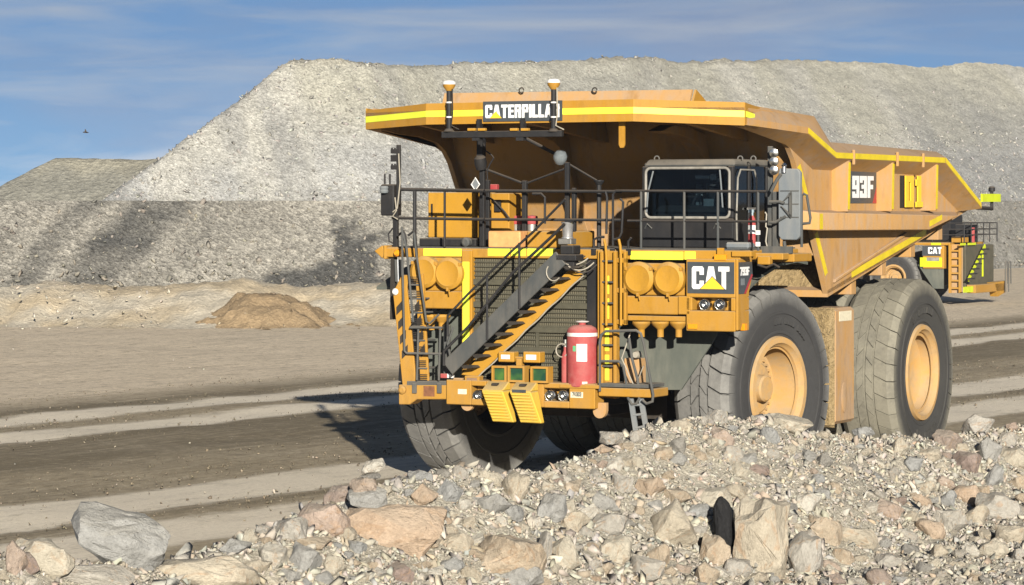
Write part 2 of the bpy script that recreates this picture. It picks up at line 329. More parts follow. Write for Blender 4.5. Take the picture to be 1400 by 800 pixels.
# --- wheels
TR = 1.78
def tyre_mesh(name, mat, wdt=1.06, lug=0.075, n=38, gp=0.10):
    m = MB(); h = wdt / 2
    base = TR - lug
    prof = [(0.80, -h + 0.16), (0.90, -h + 0.05), (0.955, -h + 0.03), (0.965, -h + 0.01), (1.0, -h + 0.01), (1.01, -h + 0.02), (1.10, -h - 0.005), (1.30, -h - 0.025), (1.305, -h - 0.045), (1.34, -h - 0.045), (1.345, -h - 0.025), (1.45, -h - 0.02), (1.54, -h + 0.0), (base - 0.08, -h + 0.05), (base - 0.02, -h + 0.12), (base, -h + 0.25), (base + 0.005, 0), (base, h - 0.25), (base - 0.02, h - 0.12), (base - 0.08, h - 0.05), (1.54, h), (1.45, h + .02), (1.345, h + .025), (1.34, h + .045), (1.305, h + .045), (1.30, h + .025), (1.10, h + 0.005), (1.01, h - .02), (1.0, h - .01), (0.965, h - .01), (0.955, h - .03), (0.90, h - 0.05), (0.80, h - 0.16)]
    m.lathe(prof, (0, 0, 0), (1, 0, 0), 96, closed=False)
    def pt(x, a, r): return (x, r * math.cos(a), r * math.sin(a))
    da = 2 * math.pi / n; g = gp * da
    for sgn in (-1, 1):
        for i in range(n):
            a = i * da + (0.5 * da if sgn > 0 else 0)
            # shoulder lug: wraps round the edge of the tread
            a0, a1 = a + g / 2, a + da - g / 2; sk = -0.75 * da
            xs = [(h + 0.02, TR - 0.30, 0), (h + 0.015, TR - 0.10, 0), (h - 0.10, TR - 0.012, 0.05), (h - 0.34, TR, 0.5)]
            top, bot = [], []
            for x, r, q in xs:
                top += [pt(sgn * x, a0 + q * sk, r), pt(sgn * x, a1 + q * sk, r)]
                bot += [pt(sgn * (x - 0.06 if r < TR - 0.05 else x), a0 + q * sk, r - 0.09), pt(sgn * (x - 0.06 if r < TR - 0.05 else x), a1 + q * sk, r - 0.09)]
            v = top + bot; K = len(top); f = []
            for j in range(len(xs) - 1):
                f.append((2 * j, 2 * j + 1, 2 * j + 3, 2 * j + 2)); f.append((2 * j, 2 * j + 2, K + 2 * j + 2, K + 2 * j)); f.append((2 * j + 1, K + 2 * j + 1, K + 2 * j + 3, 2 * j + 3))
            f.append((0, K, K + 1, 1)); f.append((K - 2, K - 1, 2 * K - 1, 2 * K - 2))
            m.add(v, f)
            # middle block
            b0 = a0 + 0.5 * sk + 0.45 * da; q0, q1 = h - 0.375, 0.025
            p = [pt(sgn * q0, b0, TR), pt(sgn * q0, b0 + da - g, TR), pt(sgn * q1, b0 + da - g + 0.6 * sk, TR + 0.004), pt(sgn * q1, b0 + 0.6 * sk, TR + 0.004)]
            c = [pt(sgn * q0, b0, TR - 0.1), pt(sgn * q0, b0 + da - g, TR - 0.1), pt(sgn * q1, b0 + da - g + 0.6 * sk, TR - 0.1), pt(sgn * q1, b0 + 0.6 * sk, TR - 0.1)]
            m.hexa(p, c)
    for k in range(2):
        for i in range(13):
            if i in (4, 9): continue
            a = k * math.pi + 0.5 + i * 0.075
            m.hexa([pt(h + .045, a, 1.13), pt(h + .045, a + .05, 1.13), pt(h + .052, a + .05, 1.25), pt(h + .052, a, 1.25)], [pt(h - .03, a, 1.13), pt(h - .03, a + .05, 1.13), pt(h - .02, a + .05, 1.25), pt(h - .02, a, 1.25)])
    return m.mesh(name, mat, 0)
def rim_front():
    m = MB(); h = 0.53
    m.lathe([(0.70, h - 0.10), (0.90, h - 0.10), (0.92, h - 0.04), (0.90, h + 0.015), (0.80, h + 0.02), (0.775, h - 0.03), (0.74, h - 0.06), (0.70, h - 0.30), (0.66, h - 0.52), (0.58, h - 0.55), (0.0, h - 0.55)], (0, 0, 0), (1, 0, 0), 56, closed=False)
    m.lathe([(0.46, h - 0.56), (0.46, h - 0.46), (0.42, h - 0.43), (0.24, h - 0.42), (0.23, h - 0.28), (0.20, h - 0.25), (0, h - 0.25)], (0, 0, 0), (1, 0, 0), 40, closed=False)
    for i in range(30):
        a = 2 * math.pi * i / 30; m.cyl((h - 0.57, 0.57 * math.cos(a), 0.57 * math.sin(a)), (h - 0.50, 0.57 * math.cos(a), 0.57 * math.sin(a)), 0.022, 6)
    return m.mesh('rim', 'yellow_wheel')
def rim_rear():
    m = MB(); h = 0.53
    m.lathe([(0.70, h - 0.10), (0.90, h - 0.10), (0.92, h - 0.04), (0.90, h + 0.015), (0.82, h + 0.02), (0.80, h - 0.03), (0.76, h - 0.06), (0.72, h - 0.30), (0.62, h - 0.36), (0.40, h - 0.40), (0.2, h - 0.42), (0, h - 0.42)], (0, 0, 0), (1, 0, 0), 56, closed=False)
    return m.mesh('rim', 'yellow_wheel')
ty_f, ty_r = tyre_mesh('tyre', 'rubber', n=32, gp=0.10), tyre_mesh('tyre', 'rubber_rear', lug=0.028, n=34, gp=0.06)
rm_f, rm_r = rim_front(), rim_rear()
STEER = R(-9)
for X, Y, rz, ty, rm, rot in ((2.72, 0, STEER, ty_f, rm_f, 0.3), (-2.72, 0, STEER * 0.7, ty_f, rm_f, 1.1), (3.22, 5.9, 0, ty_r, rm_r, 0.7), (2.02, 5.9, 0, ty_r, rm_r, 0.2), (-3.22, 5.9, 0, ty_r, rm_r, 1.9), (-2.02, 5.9, 0, ty_r, rm_r, 0.5)):
    w = empty('wheel', (X, Y, TR - 0.02), rz, tr)
    for nm, me in (('tyre', ty), ('rim', rm)):
        o = bpy.data.objects.new(nm, me); COL.objects.link(o); o.parent = w
        o.rotation_euler = (rot, 0, 0 if X > 0 else math.pi)

# --- chassis, axles, engine
m = MB()
m.box(-0.95, -0.55, -2.6, 8.6, 1.35, 2.3); m.box(0.55, 0.95, -2.6, 8.6, 1.35, 2.3); m.box(-0.5, 0.5, -2.4, 8, 1.5, 2.1)
m.box(-1.1, 1.1, -2.85, 0.6, 1.55, 4.05); m.box(-1.4, 1.4, 0.8, 1.4, 1.4, 3.0)
m.build('chassis', 'chassis', tr, 0.02)
m = MB(); m.cyl((-2.3, 0, 1.6), (2.3, 0, 1.6), 0.34, 20); m.box(-1.3, 1.3, -0.5, 0.5, 1.2, 1.7); m.build('front_axle', 'chassis', tr)
m = MB(); m.lathe([(0.5, -2.6), (0.55, -1.2), (0.85, -0.7), (0.85, 0.7), (0.55, 1.2), (0.5, 2.6)], (0, 5.9, 1.76), (1, 0, 0), 28); m.build('rear_axle', 'chassis', tr)
for s in (-1, 1):
    m = MB(); m.cyl((s * 1.9, -0.25, 1.7), (s * 1.75, -0.15, 3.6), 0.27, 20); m.cyl((s * 1.9, -0.25, 1.4), (s * 1.82, -0.2, 2.6), 0.34, 20); m.build('suspension_strut', 'chassis', tr)
# hydraulic tank between the wheels, its front caked with mud
y0, y1 = S(1141, 420, 3.3).y, S(1169, 420, 3.3).y
m = MB(); m.box(2.2, 3.3, y0, y1, 0.98, 3.08)
tk = m.build('hydraulic_tank', 'yellow_dusty', tr, 0.06)
m = MB(); c = S(1154, 543, 3.3); m.lathe([(0.15, -0.02), (0.15, 0.012), (0.12, 0.02), (0.0, 0.02)], c, (1, 0, 0), 24, closed=False); m.v = [(x, c.y + (y - c.y) * 0.9, c.z + (z - c.z) * 1.9) for x, y, z in m.v]; m.build('inspection_cover', 'yellow_dusty', tk)
m = MB(); c = S(1147, 432, 3.3); m.box(3.301, 3.308, c.y, c.y + 0.62, c.z - 0.10, c.z + 0.08); m.build('warning_plate', 'label', tk)
m = MB(); nx_, nz_ = 16, 44
for j in range(nz_):
    for i in range(nx_):
        edge = i in (0, nx_ - 1) or j in (0, nz_ - 1); x_, z_ = 2.18 + 1.12 * i / (nx_ - 1), 0.93 + 2.16 * j / (nz_ - 1)
        m.v.append((x_, y0 + .01 if edge else y0 - .05 - .05 * noise.noise(Vector((x_ * 3, z_ * 2.2, 1))) - .05 * abs(noise.noise(Vector((x_ * 9, z_ * 7, 4)))) - random.random() * .02, z_))
m.f = [(j * nx_ + i, j * nx_ + i + 1, (j + 1) * nx_ + i + 1, (j + 1) * nx_ + i) for j in range(nz_ - 1) for i in range(nx_ - 1)]
mu = m.build('mud_crust', 'mud', tk)

# --- dump body
WX = 3.42                                   # body wall
def mir(p, s): return Vector((p[0] * s, p[1], p[2]))
bodyroot = empty('dump_body', (0, 0, 0), 0, tr)
PROF = [(1.75, 3.36), (1.02, 4.5), (0.5, 5.24), (0.18, 5.72), (-0.05, 5.93), (-0.35, 6.07), (-0.96, 6.16), (-1.7, 6.2), (-2.5, 6.27)]   # (Y, Z) of the front edge up into the canopy
# side plates: everything between the front edge, the lip and the bottom edge
for s in (1, -1):
    m = MB()
    poly = [(s * WX, y, z) for y, z in PROF] + [(s * WX, -2.5, 6.6), (s * WX, 0.9, 6.46), (s * WX, 1.6, 6.02), (s * WX, 7.4, 5.9), (s * WX, 9.9, 4.97), (s * WX, 7.1, 4.33), (s * WX, 3.0, 3.58)]
    m.prism(poly, (-s * 0.09, 0, 0)); m.build('side_wall', 'yellow_dusty', bodyroot)
    # flared lip along the top
    rid = [(3.46, -2.5, 6.64), (3.46, 1.0, 6.5), (3.46, 1.7, 6.06), (3.46, 7.5, 5.97), (3.46, 10.02, 4.98)]
    lip = [(3.62, -2.42, 6.27), (3.78, -0.12, 6.17), (3.78, 1.24, 5.76), (3.78, 7.1, 5.74), (3.78, 9.3, 4.86)]
    ret = [(WX - 0.01, -2.3, 6.24), (WX - 0.01, -0.2, 5.98), (WX - 0.01, 1.02, 5.56), (WX - 0.01, 6.85, 5.5), (WX - 0.01, 8.9, 4.8)]
    m = MB(); K = 5
    inn = [(3.30, y, z - 0.02) for x, y, z in rid]
    pts = [mir(p, s) for q in (inn, rid, lip, ret) for p in q]
    lip2 = [(p[0], p[1], p[2] + 0.11) for p in lip]
    pts = [mir(p, s) for q in (inn, rid, lip2, lip, ret) for p in q]
    f = []
    for a in range(4):
        f += [(a * K + i, a * K + i + 1, (a + 1) * K + i + 1, (a + 1) * K + i) for i in range(K - 1)]
    f += [(0, K, 2 * K, 3 * K, 4 * K), (K - 1, 5 * K - 1, 4 * K - 1, 3 * K - 1, 2 * K - 1)]
    m.add(pts, f); lp = m.build('side_lip', 'yellow_dusty', bodyroot)
    # reflective tape along the lip
    def tape(a, b, w=0.10, out=0.004):
        a, b = mir(a, s), mir(b, s); o = Vector((s * out, 0, 0)); u = Vector((0, 0, w))
        q = MB(); q.prism([a + o, b + o, b + u + o, a + u + o], Vector((s * 0.004, 0, 0))); q.build('reflective_stripe', 'gold', lp)
    L = [Vector(p) for p in lip]
    tape(L[1] + Vector((0, .02, 0.005)), L[2] + Vector((0, 0, 0.005)))
    for a, b in ((0.0, 0.14), (0.152, 0.52), (0.55, 0.77), (0.785, 0.995)): tape(L[2].lerp(L[3], a) + Vector((0, 0, .005)), L[2].lerp(L[3], b) + Vector((0, 0, .005)))
    tape(L[3] + Vector((0, 0.01, .005)), L[4] + Vector((0, -.05, 0.02)))
    for fr in (0.146, 0.535, 0.778):
        q = MB(); c = mir(L[2].lerp(L[3], fr), s); q.box(c.x - 0.02, c.x + s * 0.03, c.y - 0.025, c.y + 0.025, c.z - 0.10, c.z + 0.17); q.build('lip_bracket', 'yellow_dusty', lp, 0.01)
    # boxed rail half way down
    m = MB(); xo = 3.74; zt, zb = 4.86, 4.50; yf = S(1120, 300, 3.74).y
    m.prism([mir(p, s) for p in ((WX - 0.02, yf - 0.25, zb), (xo, yf, zb), (xo, yf, zt - 0.06), (WX - 0.02, yf - 0.25, zt))], (0, 0.3, 0))
    m = MB()
    A = [(WX - 0.02, yf - 0.22, zb + 0.02), (xo, yf, zb), (xo, yf, zt - 0.05), (WX - 0.02, yf - 0.22, zt)]
    Bq = [(WX - 0.02, 6.3, zb - 0.05), (xo, 6.3, zb - 0.04), (xo, 8.0, zt - 0.14), (WX - 0.02, 8.8, zt - 0.06)]
    m.hexa([mir(p, s) for p in A], [mir(p, s) for p in Bq])
    rl = m.build('side_rail', 'yellow_dusty', bodyroot, 0.012)
    q = MB(); q.prism([mir(p, s) for p in ((xo + .004, yf + 0.02, zb + .02), (xo + .004, yf + 0.16, zb + .02), (xo + .004, yf + 0.16, zt - 0.07), (xo + .004, yf + 0.02, zt - 0.07))], (s * .004, 0, 0)); q.build('reflective_stripe', 'gold', rl)
    q = MB(); q.prism([mir(p, s) for p in ((xo + .004, 6.28, zb + 0.02), (xo + .004, 7.0, zb + 0.15), (xo + .004, 7.0, zb + 0.25), (xo + .004, 6.28, zb + 0.13))], (s * .004, 0, 0)); q.build('reflective_stripe', 'gold', rl)
    # stiffener ribs
    for yy in [S(u, 255, 3.735).y for u in (1161, 1221, 1281)]:
        m = MB(); m.hexa([mir((WX - .02, yy - 0.05, 4.82), s), mir((3.72, yy - 0.05, 4.82), s), mir((3.72, yy + 0.05, 4.82), s), mir((WX - .02, yy + 0.05, 4.82), s)], [mir((WX - .02, yy - 0.05, 5.62), s), mir((3.74, yy - 0.05, 5.78), s), mir((3.74, yy + 0.05, 5.78), s), mir((WX - .02, yy + 0.05, 5.62), s)])
        rb = m.build('rib', 'yellow_dusty', bodyroot, 0.01)
        q = MB(); q.prism([mir(p, s) for p in ((3.728, yy - 0.045, 4.86), (3.728, yy + 0.045, 4.86), (3.742, yy + 0.045, 5.7), (3.742, yy - 0.045, 5.7))], (s * .006, 0, 0)); q.build('reflective_stripe', 'gold', rb)
    # tape on the leaning front edge and along the floor edge
    for (a, b) in (((0.30, 5.60), (0.66, 5.08)), ((1.12, 4.42), (1.62, 3.68))):
        q = MB(); q.prism([mir(p, s) for p in ((WX + .003, a[0], a[1]), (WX + .003, a[0] + 0.13, a[1] + 0.06), (WX + .003, b[0] + 0.13, b[1] + 0.06), (WX + .003, b[0], b[1]))], (s * .004, 0, 0)); q.build('reflective_stripe', 'gold', bodyroot)
    e0, e1 = Vector((WX + .003, 2.95, 3.59)), Vector((WX + .003, 7.0, 4.33))
    for a, b in ((0.0, 0.30), (0.305, 0.62), (0.625, 0.84), (0.845, 1.0)):
        p0, p1 = e0.lerp(e1, a), e0.lerp(e1, b); q = MB(); q.prism([mir(p, s) for p in (p0 + Vector((0, 0, .03)), p1 + Vector((0, 0, .03)), p1 + Vector((0, 0, .15)), p0 + Vector((0, 0, .15)))], (s * .004, 0, 0)); q.build('reflective_stripe', 'gold', bodyroot)
    m = MB(); m.hexa([mir((WX - .02, 2.0, 3.55), s), mir((WX + 0.05, 2.0, 3.55), s), mir((WX + .05, 2.05, 3.62), s), mir((WX - .02, 2.05, 3.62), s)], [mir((WX - .02, 5.8, 4.36), s), mir((WX + .05, 5.8, 4.36), s), mir((WX + .05, 5.8, 4.42), s), mir((WX - .02, 5.8, 4.42), s)]); m.build('weld_seam', 'yellow_dusty', bodyroot, 0.01)
# curved ribs of the front wall and recessed plate between them
for xx in (-1.25, 1.45):
    m = MB(); back = [(y + 0.55, z + 0.12) for y, z in PROF]
    n = len(PROF); poly = [(xx, y, z) for y, z in PROF[:-1]] + [(xx, y, z) for y, z in reversed(back[:-1])]
    m.prism(poly, (0.28, 0, 0)); m.build('front_wall_rib', 'yellow_dusty', bodyroot, 0.01)
m = MB(); o = 0.22
(a, b), (c, d) = PROF[1], PROF[2]
for (a, b), (c, d) in ((PROF[1], PROF[2]), (PROF[2], PROF[3])):
    m.prism([(-WX + 0.05, a + o, b), (WX - 0.05, a + o, b), (WX - 0.05, c + o, d), (-WX + 0.05, c + o, d)], (0, 0.08, 0.02))
m.prism([(-WX + 0.05, 1.22, 4.5), (WX - 0.05, 1.22, 4.5), (WX - 0.05, 1.32, 4.05), (-WX + 0.05, 1.32, 4.05)], (0, 0.08, 0.02))
m.prism([(-WX + 0.05, PROF[3][0] + o, PROF[3][1]), (WX - 0.05, PROF[3][0] + o, PROF[3][1]), (WX - 0.05, 0.1, 6.5), (-WX + 0.05, 0.1, 6.5)], (0, 0.08, 0.02))
m.build('front_wall', 'yellow_dusty', bodyroot)
m = MB(); m.prism([(-WX + 0.05, 1.95, 3.35), (WX - 0.05, 1.95, 3.35), (WX - 0.05, 2.35, 4.05), (-WX + 0.05, 2.35, 4.05)], (0, 0.08, 0.02)); m.prism([(-WX + .05, 1.33, 4.05), (WX - .05, 1.33, 4.05), (WX - .05, 2.4, 4.05), (-WX + .05, 2.4, 4.05)], (0, 0, .06)); m.build('dusty_floor_front', 'mud', bodyroot)
m = MB(); m.prism([(-WX, 1.75, 3.3), (-WX, 9.9, 4.9), (-WX, 9.9, 5.0), (-WX, 1.75, 3.42)], (2 * WX, 0, 0)); m.build('floor', 'yellow_dusty', bodyroot)
for yy in (3.2, 4.8, 6.4, 8.0):
    m = MB(); z = 3.3 + (yy - 1.75) * 0.196; m.box(-WX + .1, WX - .1, yy, yy + 0.25, z - 0.28, z + 0.02); m.build('floor_bolster', 'yellow_dusty', bodyroot, 0.01)
# canopy
CY, CW, CE, CEY = -3.32, 1.95, 3.6, -2.5
can = MB()
plan = [(-CE, CEY), (-CW, CY), (CW, CY), (CE, CEY), (3.44, 1.0), (-3.44, 1.0)]
can.prism([(x, y, 6.50 if y < 0 else 6.44) for x, y in plan], (0, 0, 0.06)); cano = can.build('canopy', 'yellow_dusty', bodyroot)
for a, b in ((plan[0], plan[1]), (plan[1], plan[2]), (plan[2], plan[3])):
    zl = lambda p: (6.24, 6.62) if abs(p[0]) > 3 else (6.31, 6.685)
    if a[0] > 0: za, zb_ = (6.33, 6.695), (6.26, 6.645)
    elif b[0] < 0: za, zb_ = (6.27, 6.60), (6.32, 6.68)
    else: za, zb_ = (6.32, 6.68), (6.33, 6.695)
    m = MB(); A = Vector((a[0], a[1], 0)); Bv = Vector((b[0], b[1], 0)); n = Vector((Bv.y - A.y, -(Bv.x - A.x), 0)).normalized()
    th = n * -0.06
    m.hexa([A + Vector((0, 0, za[0])), Bv + Vector((0, 0, zb_[0])), Bv + Vector((0, 0, zb_[1])), A + Vector((0, 0, za[1]))], [A + th + Vector((0, 0, za[0])), Bv + th + Vector((0, 0, zb_[0])), Bv + th + Vector((0, 0, zb_[1])), A + th + Vector((0, 0, za[1]))])
    lipf = m.build('canopy_front', 'yellow', cano)
    st = MB(); ha, hb = za[0] + 0.36 * (za[1] - za[0]), zb_[0] + 0.36 * (zb_[1] - zb_[0]); w = 0.105
    st.prism([A + n * .003 + Vector((0, 0, ha)), Bv + n * .003 + Vector((0, 0, hb)), Bv + n * .003 + Vector((0, 0, hb + w)), A + n * .003 + Vector((0, 0, ha + w))], n * .004); st.build('reflective_stripe', 'lime', cano)
for s in (1, -1):
    m = MB(); m.prism([mir(p, s) for p in ((CE - .02, CEY + .01, 6.27), (CE - .02, CEY + .01, 6.64), (3.48, -1.6, 6.58), (3.64, -2.05, 6.25))], (s * 0.03, 0, 0)); m.build('canopy_end_plate', 'yellow', cano)
    q = MB(); q.prism([mir(p, s) for p in ((CE + .014, CEY + .02, 6.40), (CE + .014, CEY + .40, 6.37), (CE + .014, CEY + .40, 6.46), (CE + .014, CEY + .02, 6.50))], (s * .006, 0, 0)); q.build('reflective_stripe', 'lime', cano)
m = MB(); a, b = F(601, 127, -2.3), F(940, 122, -2.3)
m.hexa([(a.x, -2.3, 6.5), (b.x, -2.3, 6.5), (b.x, -2.12, b.z), (a.x, -2.12, a.z)], [(a.x, -2.24, 6.5), (b.x, -2.24, 6.5), (b.x, -2.06, b.z), (a.x, -2.06, a.z)]); sp_ = m.build('spill_board', 'yellow_dusty', cano)
m = MB(); m.prism([(b.x + .02, -2.3, 6.5), (b.x + .02, -2.06, b.z), (b.x + .02, -1.2, 6.5)], (0.04, 0, 0)); m.build('gusset', 'yellow', sp_)
for u in (713, 813):
    p = F(u, 122, -2.2); m = MB(); m.tube(arc(p + Vector((0, 0, -0.02)), 0.045, 0, 330, 10), 0.012, 6); m.build('lifting_eye', 'chassis', sp_)
p = F(850, 166, -3.1); m = MB(); m.prism([(p.x - .055, -3.1, 6.4), (p.x + .055, -3.1, 6.4), (p.x + .055, -3.1, 5.95), (p.x + .03, -3.1, 5.90), (p.x - .03, -3.1, 5.90), (p.x - .055, -3.1, 5.95)], (0, 0.03, 0)); m.build('hanging_tab', 'yellow', cano)
for xx in (-2.6, -0.3, 2.4):
    m = MB(); m.hexa([(xx, -3.15 if abs(xx) < 2 else -2.75, 6.36), (xx + .12, -3.15 if abs(xx) < 2 else -2.75, 6.36), (xx + .12, -3.15 if abs(xx) < 2 else -2.75, 6.5), (xx, -3.15 if abs(xx) < 2 else -2.75, 6.5)], [(xx, 0.3, 6.05), (xx + .12, 0.3, 6.05), (xx + .12, 0.3, 6.45), (xx, 0.3, 6.45)]); m.build('canopy_beam', 'yellow_dusty', cano)
# name board on the canopy front
a, b = F(661, 139, CY - .01), F(769, 165, CY - .01); y = CY - .012
m = MB(); m.box(a.x, b.x, y - .012, y, b.z, a.z); nb = m.build('name_board', 'decal', cano)
h = (a.z - b.z) * 0.66; xs = (b.x - a.x) * 0.94 / textw('CATERPILLAR', h, 1.0, 0.55)
m = MB(); text(m, 'CATERPILLAR', (a.x + (b.x - a.x) * .03, y - .0135, b.z + (a.z - b.z) * .17), (1, 0, 0), (0, 0, 1), h, xs, 0.55); m.build('lettering', 'decal_white', nb)
cx = a.x + (b.x - a.x) * 0.165; m = MB(); m.prism([(cx - .115, y - .021, b.z + .055), (cx + .115, y - .021, b.z + .055), (cx, y - .021, b.z + .17)], (0, -.004, 0)); m.build('logo_triangle', 'decal_yellow', nb)
# decals on the body side
a, b = S(1161, 234, WX), S(1200, 278, WX); x = WX + .004
m = MB(); m.prism([(x, a.y, b.z), (x, b.y - 0.30, b.z), (x, b.y, a.z - 0.15), (x, b.y - .05, a.z), (x, a.y, a.z)], (.004, 0, 0)); dc = m.build('model_decal', 'decal', bodyroot)
m = MB(); m.prism([(x, b.y - 0.30, b.z), (x, b.y - .02, b.z), (x, b.y + .10, a.z - .25), (x, b.y, a.z - .15)], (.006, 0, 0)); m.build('decal_flash', 'decal_red', dc)
m = MB(); h = 0.40; text(m, '93F', (x + .006, a.y + 0.14, b.z + 0.10), (0, 1, 0), (0, 0, 1), h, 1.35, 0.7); m.build('lettering', 'decal_white', dc)
a, b = S(1230, 240, WX), S(1258, 284, WX); wd_ = b.y - a.y; h = a.z - b.z; w0 = textw('01', h, 1.0, 1.6)
m = MB(); m.box(x, x + .01, a.y, a.y + wd_ * .62, b.z, a.z); m.build('number_backing', 'chassis', bodyroot)
m = MB(); text(m, '01', (x + .03, a.y + wd_ * .16, b.z + .01), (0, 1, 0), (0, 0, 1), h * .98, wd_ * .84 / w0, 1.6, 0.03); m.build('fleet_number', 'decal_yellow', bodyroot)
# tail marker on its bracket
a = S(1342, 265, 3.2); b = S(1367, 276, 3.2)
m = MB(); m.box(3.18, 3.22, a.y, b.y, b.z, a.z); tm = m.build('tail_marker', 'limebright', bodyroot)
c = S(1356, 262, 3.15); d = S(1356, 284, 3.15); m = MB(); m.cyl((3.15, c.y, c.z), (3.15, c.y, d.z - .05), 0.035, 8); m.cyl((3.15, c.y, d.z - .02), (3.15, 9.7, 4.9), 0.04, 8); m.lathe([(0.07, 0), (0.07, .08), (0.03, .11)], (3.15, c.y, c.z), (0, 0, 1), 12); m.build('bracket', 'black', tm)

# --- deck and front
def fbox(m, u0, v0, u1, v1, Y, depth):      # a box whose front face fills a rectangle of the view on plane Y
    a, b = F(u0, (v0 + v1) / 2, Y), F(u1, (v0 + v1) / 2, Y); c = F((u0 + u1) / 2, v0, Y); d = F((u0 + u1) / 2, v1, Y)
    m.box(a.x, b.x, Y, Y + depth, d.z, c.z); return a.x, b.x, d.z, c.z
DZ = 4.20
dk = MB(); dk.box(-2.95, 3.72, -2.98, -0.4, DZ - 0.16, DZ); dk.box(-2.95, -1.3, -0.4, 0.3, DZ - .16, DZ); deck = dk.build('deck', 'yellow', tr, 0.012)
m = MB(); m.box(-2.9, 3.68, -2.9, -0.45, DZ + .002, DZ + .02); m.build('deck_mat', 'grey', deck)
for u0, v0, u1, v1 in ((579, 340, 631, 350), (667, 340, 697, 350), (699, 340, 719, 350), (721, 340, 758, 350), (862, 344, 934, 355), (936, 344, 951, 355)):
    m = MB(); fbox(m, u0, v0, u1, v1, -2.988, 0.006); m.build('reflective_stripe', 'lime', deck)
# hinged end arm of the deck on the truck's right
m = MB(); a = F(514, 343, -2.9); b = F(545, 343, -2.9); m.box(a.x + .15, b.x, -2.95, -2.75, a.z - .1, a.z + .07); m.prism([(a.x, -2.97, a.z), (a.x + .16, -2.97, a.z + .1), (a.x + .2, -2.97, a.z), (a.x + .16, -2.97, a.z - .13)], (0, 0.25, 0)); m.box(a.x + .2, a.x + .26, -3.0, -2.7, a.z - .14, a.z + .1); m.build('deck_arm', 'yellow', deck, 0.012)
m = MB(); c = F(544, 346, -3.02); m.lathe([(0.06, 0), (0.06, .05), (0.03, .09)], c, (0, -1, 0), 12); m.build('indicator_lamp', 'amber', deck)
# mirror platform on the truck's left
m = MB(); m.box(3.74, 4.28, -2.0, -1.2, DZ - .2, DZ - .06); m.box(3.6, 4.2, -2.3, -2.02, DZ - .16, DZ - .05); plat = m.build('mirror_platform', 'yellow', deck, 0.012)
m = MB(); m.box(3.70, 4.26, -2.04, -2.0, DZ - .06, DZ + .06); m.build('platform_edge', 'grey', plat)

# radiator: core, cross bars and stone guard slats
a, b = F(646, 352, -2.9), F(815, 505, -2.9); RX0, RX1, RZ0, RZ1 = a.x, b.x, 2.0, 4.02
m = MB(); m.box(RX0, RX1, -2.9, -2.7, RZ0, RZ1); rad = m.build('radiator', 'grille', tr)
m = MB(); m.box(0, RX1 - RX0 - .04, -0.012, 0.012, -0.012, 0.012); sl = m.mesh('slat', 'grillebar')
nsl = 26
for i in range(nsl):
    o = bpy.data.objects.new('slat', sl); COL.objects.link(o); o.parent = rad; o.location = (RX0 + .02, -2.925, RZ0 + 0.05 + (RZ1 - RZ0 - .1) * i / (nsl - 1))
for v in (386, 417, 450, 478):
    z = F(700, v, -2.93).z; m = MB(); m.box(RX0, RX1, -2.965, -2.93, z - .05, z + .05); m.build('cross_bar', 'grillebar', rad, .006)
for u in (735,):
    c = F(u, 400, -2.94); m = MB(); m.box(c.x - .03, c.x + .03, -2.955, -2.935, RZ0, RZ1); m.build('upright_bar', 'grillebar', rad)
m = MB(); m.box(RX1 - .13, RX1 + .03, -2.98, -2.9, RZ0, RZ1); m.build('seal_strip', 'black', rad)

# front posts
m = MB(); x0, x1, z0, z1 = fbox(m, 631, 342, 645, 520, -3.02, 0.14); pl = m.build('front_post', 'yellow', tr, 0.012)
m = MB(); fbox(m, 632.5, 358, 641.5, 487, -3.026, 0.005); m.build('reflective_stripe', 'lime', pl)
m = MB(); m.box(1.17, 1.30, -3.06, -2.9, 1.95, DZ); m.build('front_post', 'yellow', tr, 0.012)

# air cleaner panels
def panel(u0, v0, u1, v1, Y, dep, nm='air_cleaner_housing', mat='yellow', par=tr, bev=.015):
    m = MB(); fbox(m, u0, v0, u1, v1, Y, dep); return m.build(nm, mat, par, bev)
acR = panel(857, 360, 938, 404, -2.96, .5)
panel(852, 405, 941, 430, -3.06, .4, 'dust_collector', 'yellow', acR); panel(927, 405, 943, 430, -3.1, .05, 'collector_strap', 'yellow', acR, .01)
panel(858, 432, 938, 439, -3.02, .2, 'collector_flange', 'yellow', acR, .01)
acL = panel(570, 352, 631, 398, -2.96, .5)
panel(578, 398, 631, 422, -2.99, .3, 'dust_collector', 'yellow', acL)
def filt(u, v, par):
    c = F(u, v, -3.16); r = 0.245; m = MB()
    m.lathe([(r + .015, -0.22), (r + .015, -.07), (r + .03, -.06), (r + .03, -.02), (r, 0.0), (r - .03, .02), (r - .05, .012), (0, .014)], c, (0, -1, 0), 44, closed=False)
    cv = m.build('filter_cover', 'yellow_clean', par); m = MB()
    for an in (268, 35, 145):
        q = c + Vector((math.cos(R(an)) * (r + .03), .04, math.sin(R(an)) * (r + .03))); m.box(q.x - .022, q.x + .022, q.y - .05, q.y + .03, q.z - .03, q.z + .03)
    m.build('latch', 'yellow', cv, .006)
    m = MB(); q = c + Vector((0, .03, -r - .02)); m.cyl(q, q + Vector((.02, 0, -.1)), .012, 6); m.build('latch_pin', 'yellow', cv)
for u, v, p in ((872, 380.5, acR), (913, 381, acR), (612, 374, acL), (579, 372, acL)): filt(u, v, p)
for u, v, p in ((877, 441, acR), (903, 441, acR), (928, 441, acR), (604, 432, acL), (590, 432, acL)):
    c = F(u, v, -2.98); m = MB(); m.lathe([(0.15, 0.0), (0.155, -.03), (0.14, -.06), (0.06, -.13), (0.055, -.14), (0.055, -.26), (0, -.26)], c + Vector((0, 0, .02)), (0, 0, 1), 20, closed=False); m.build('dust_cup', 'yellow', p)

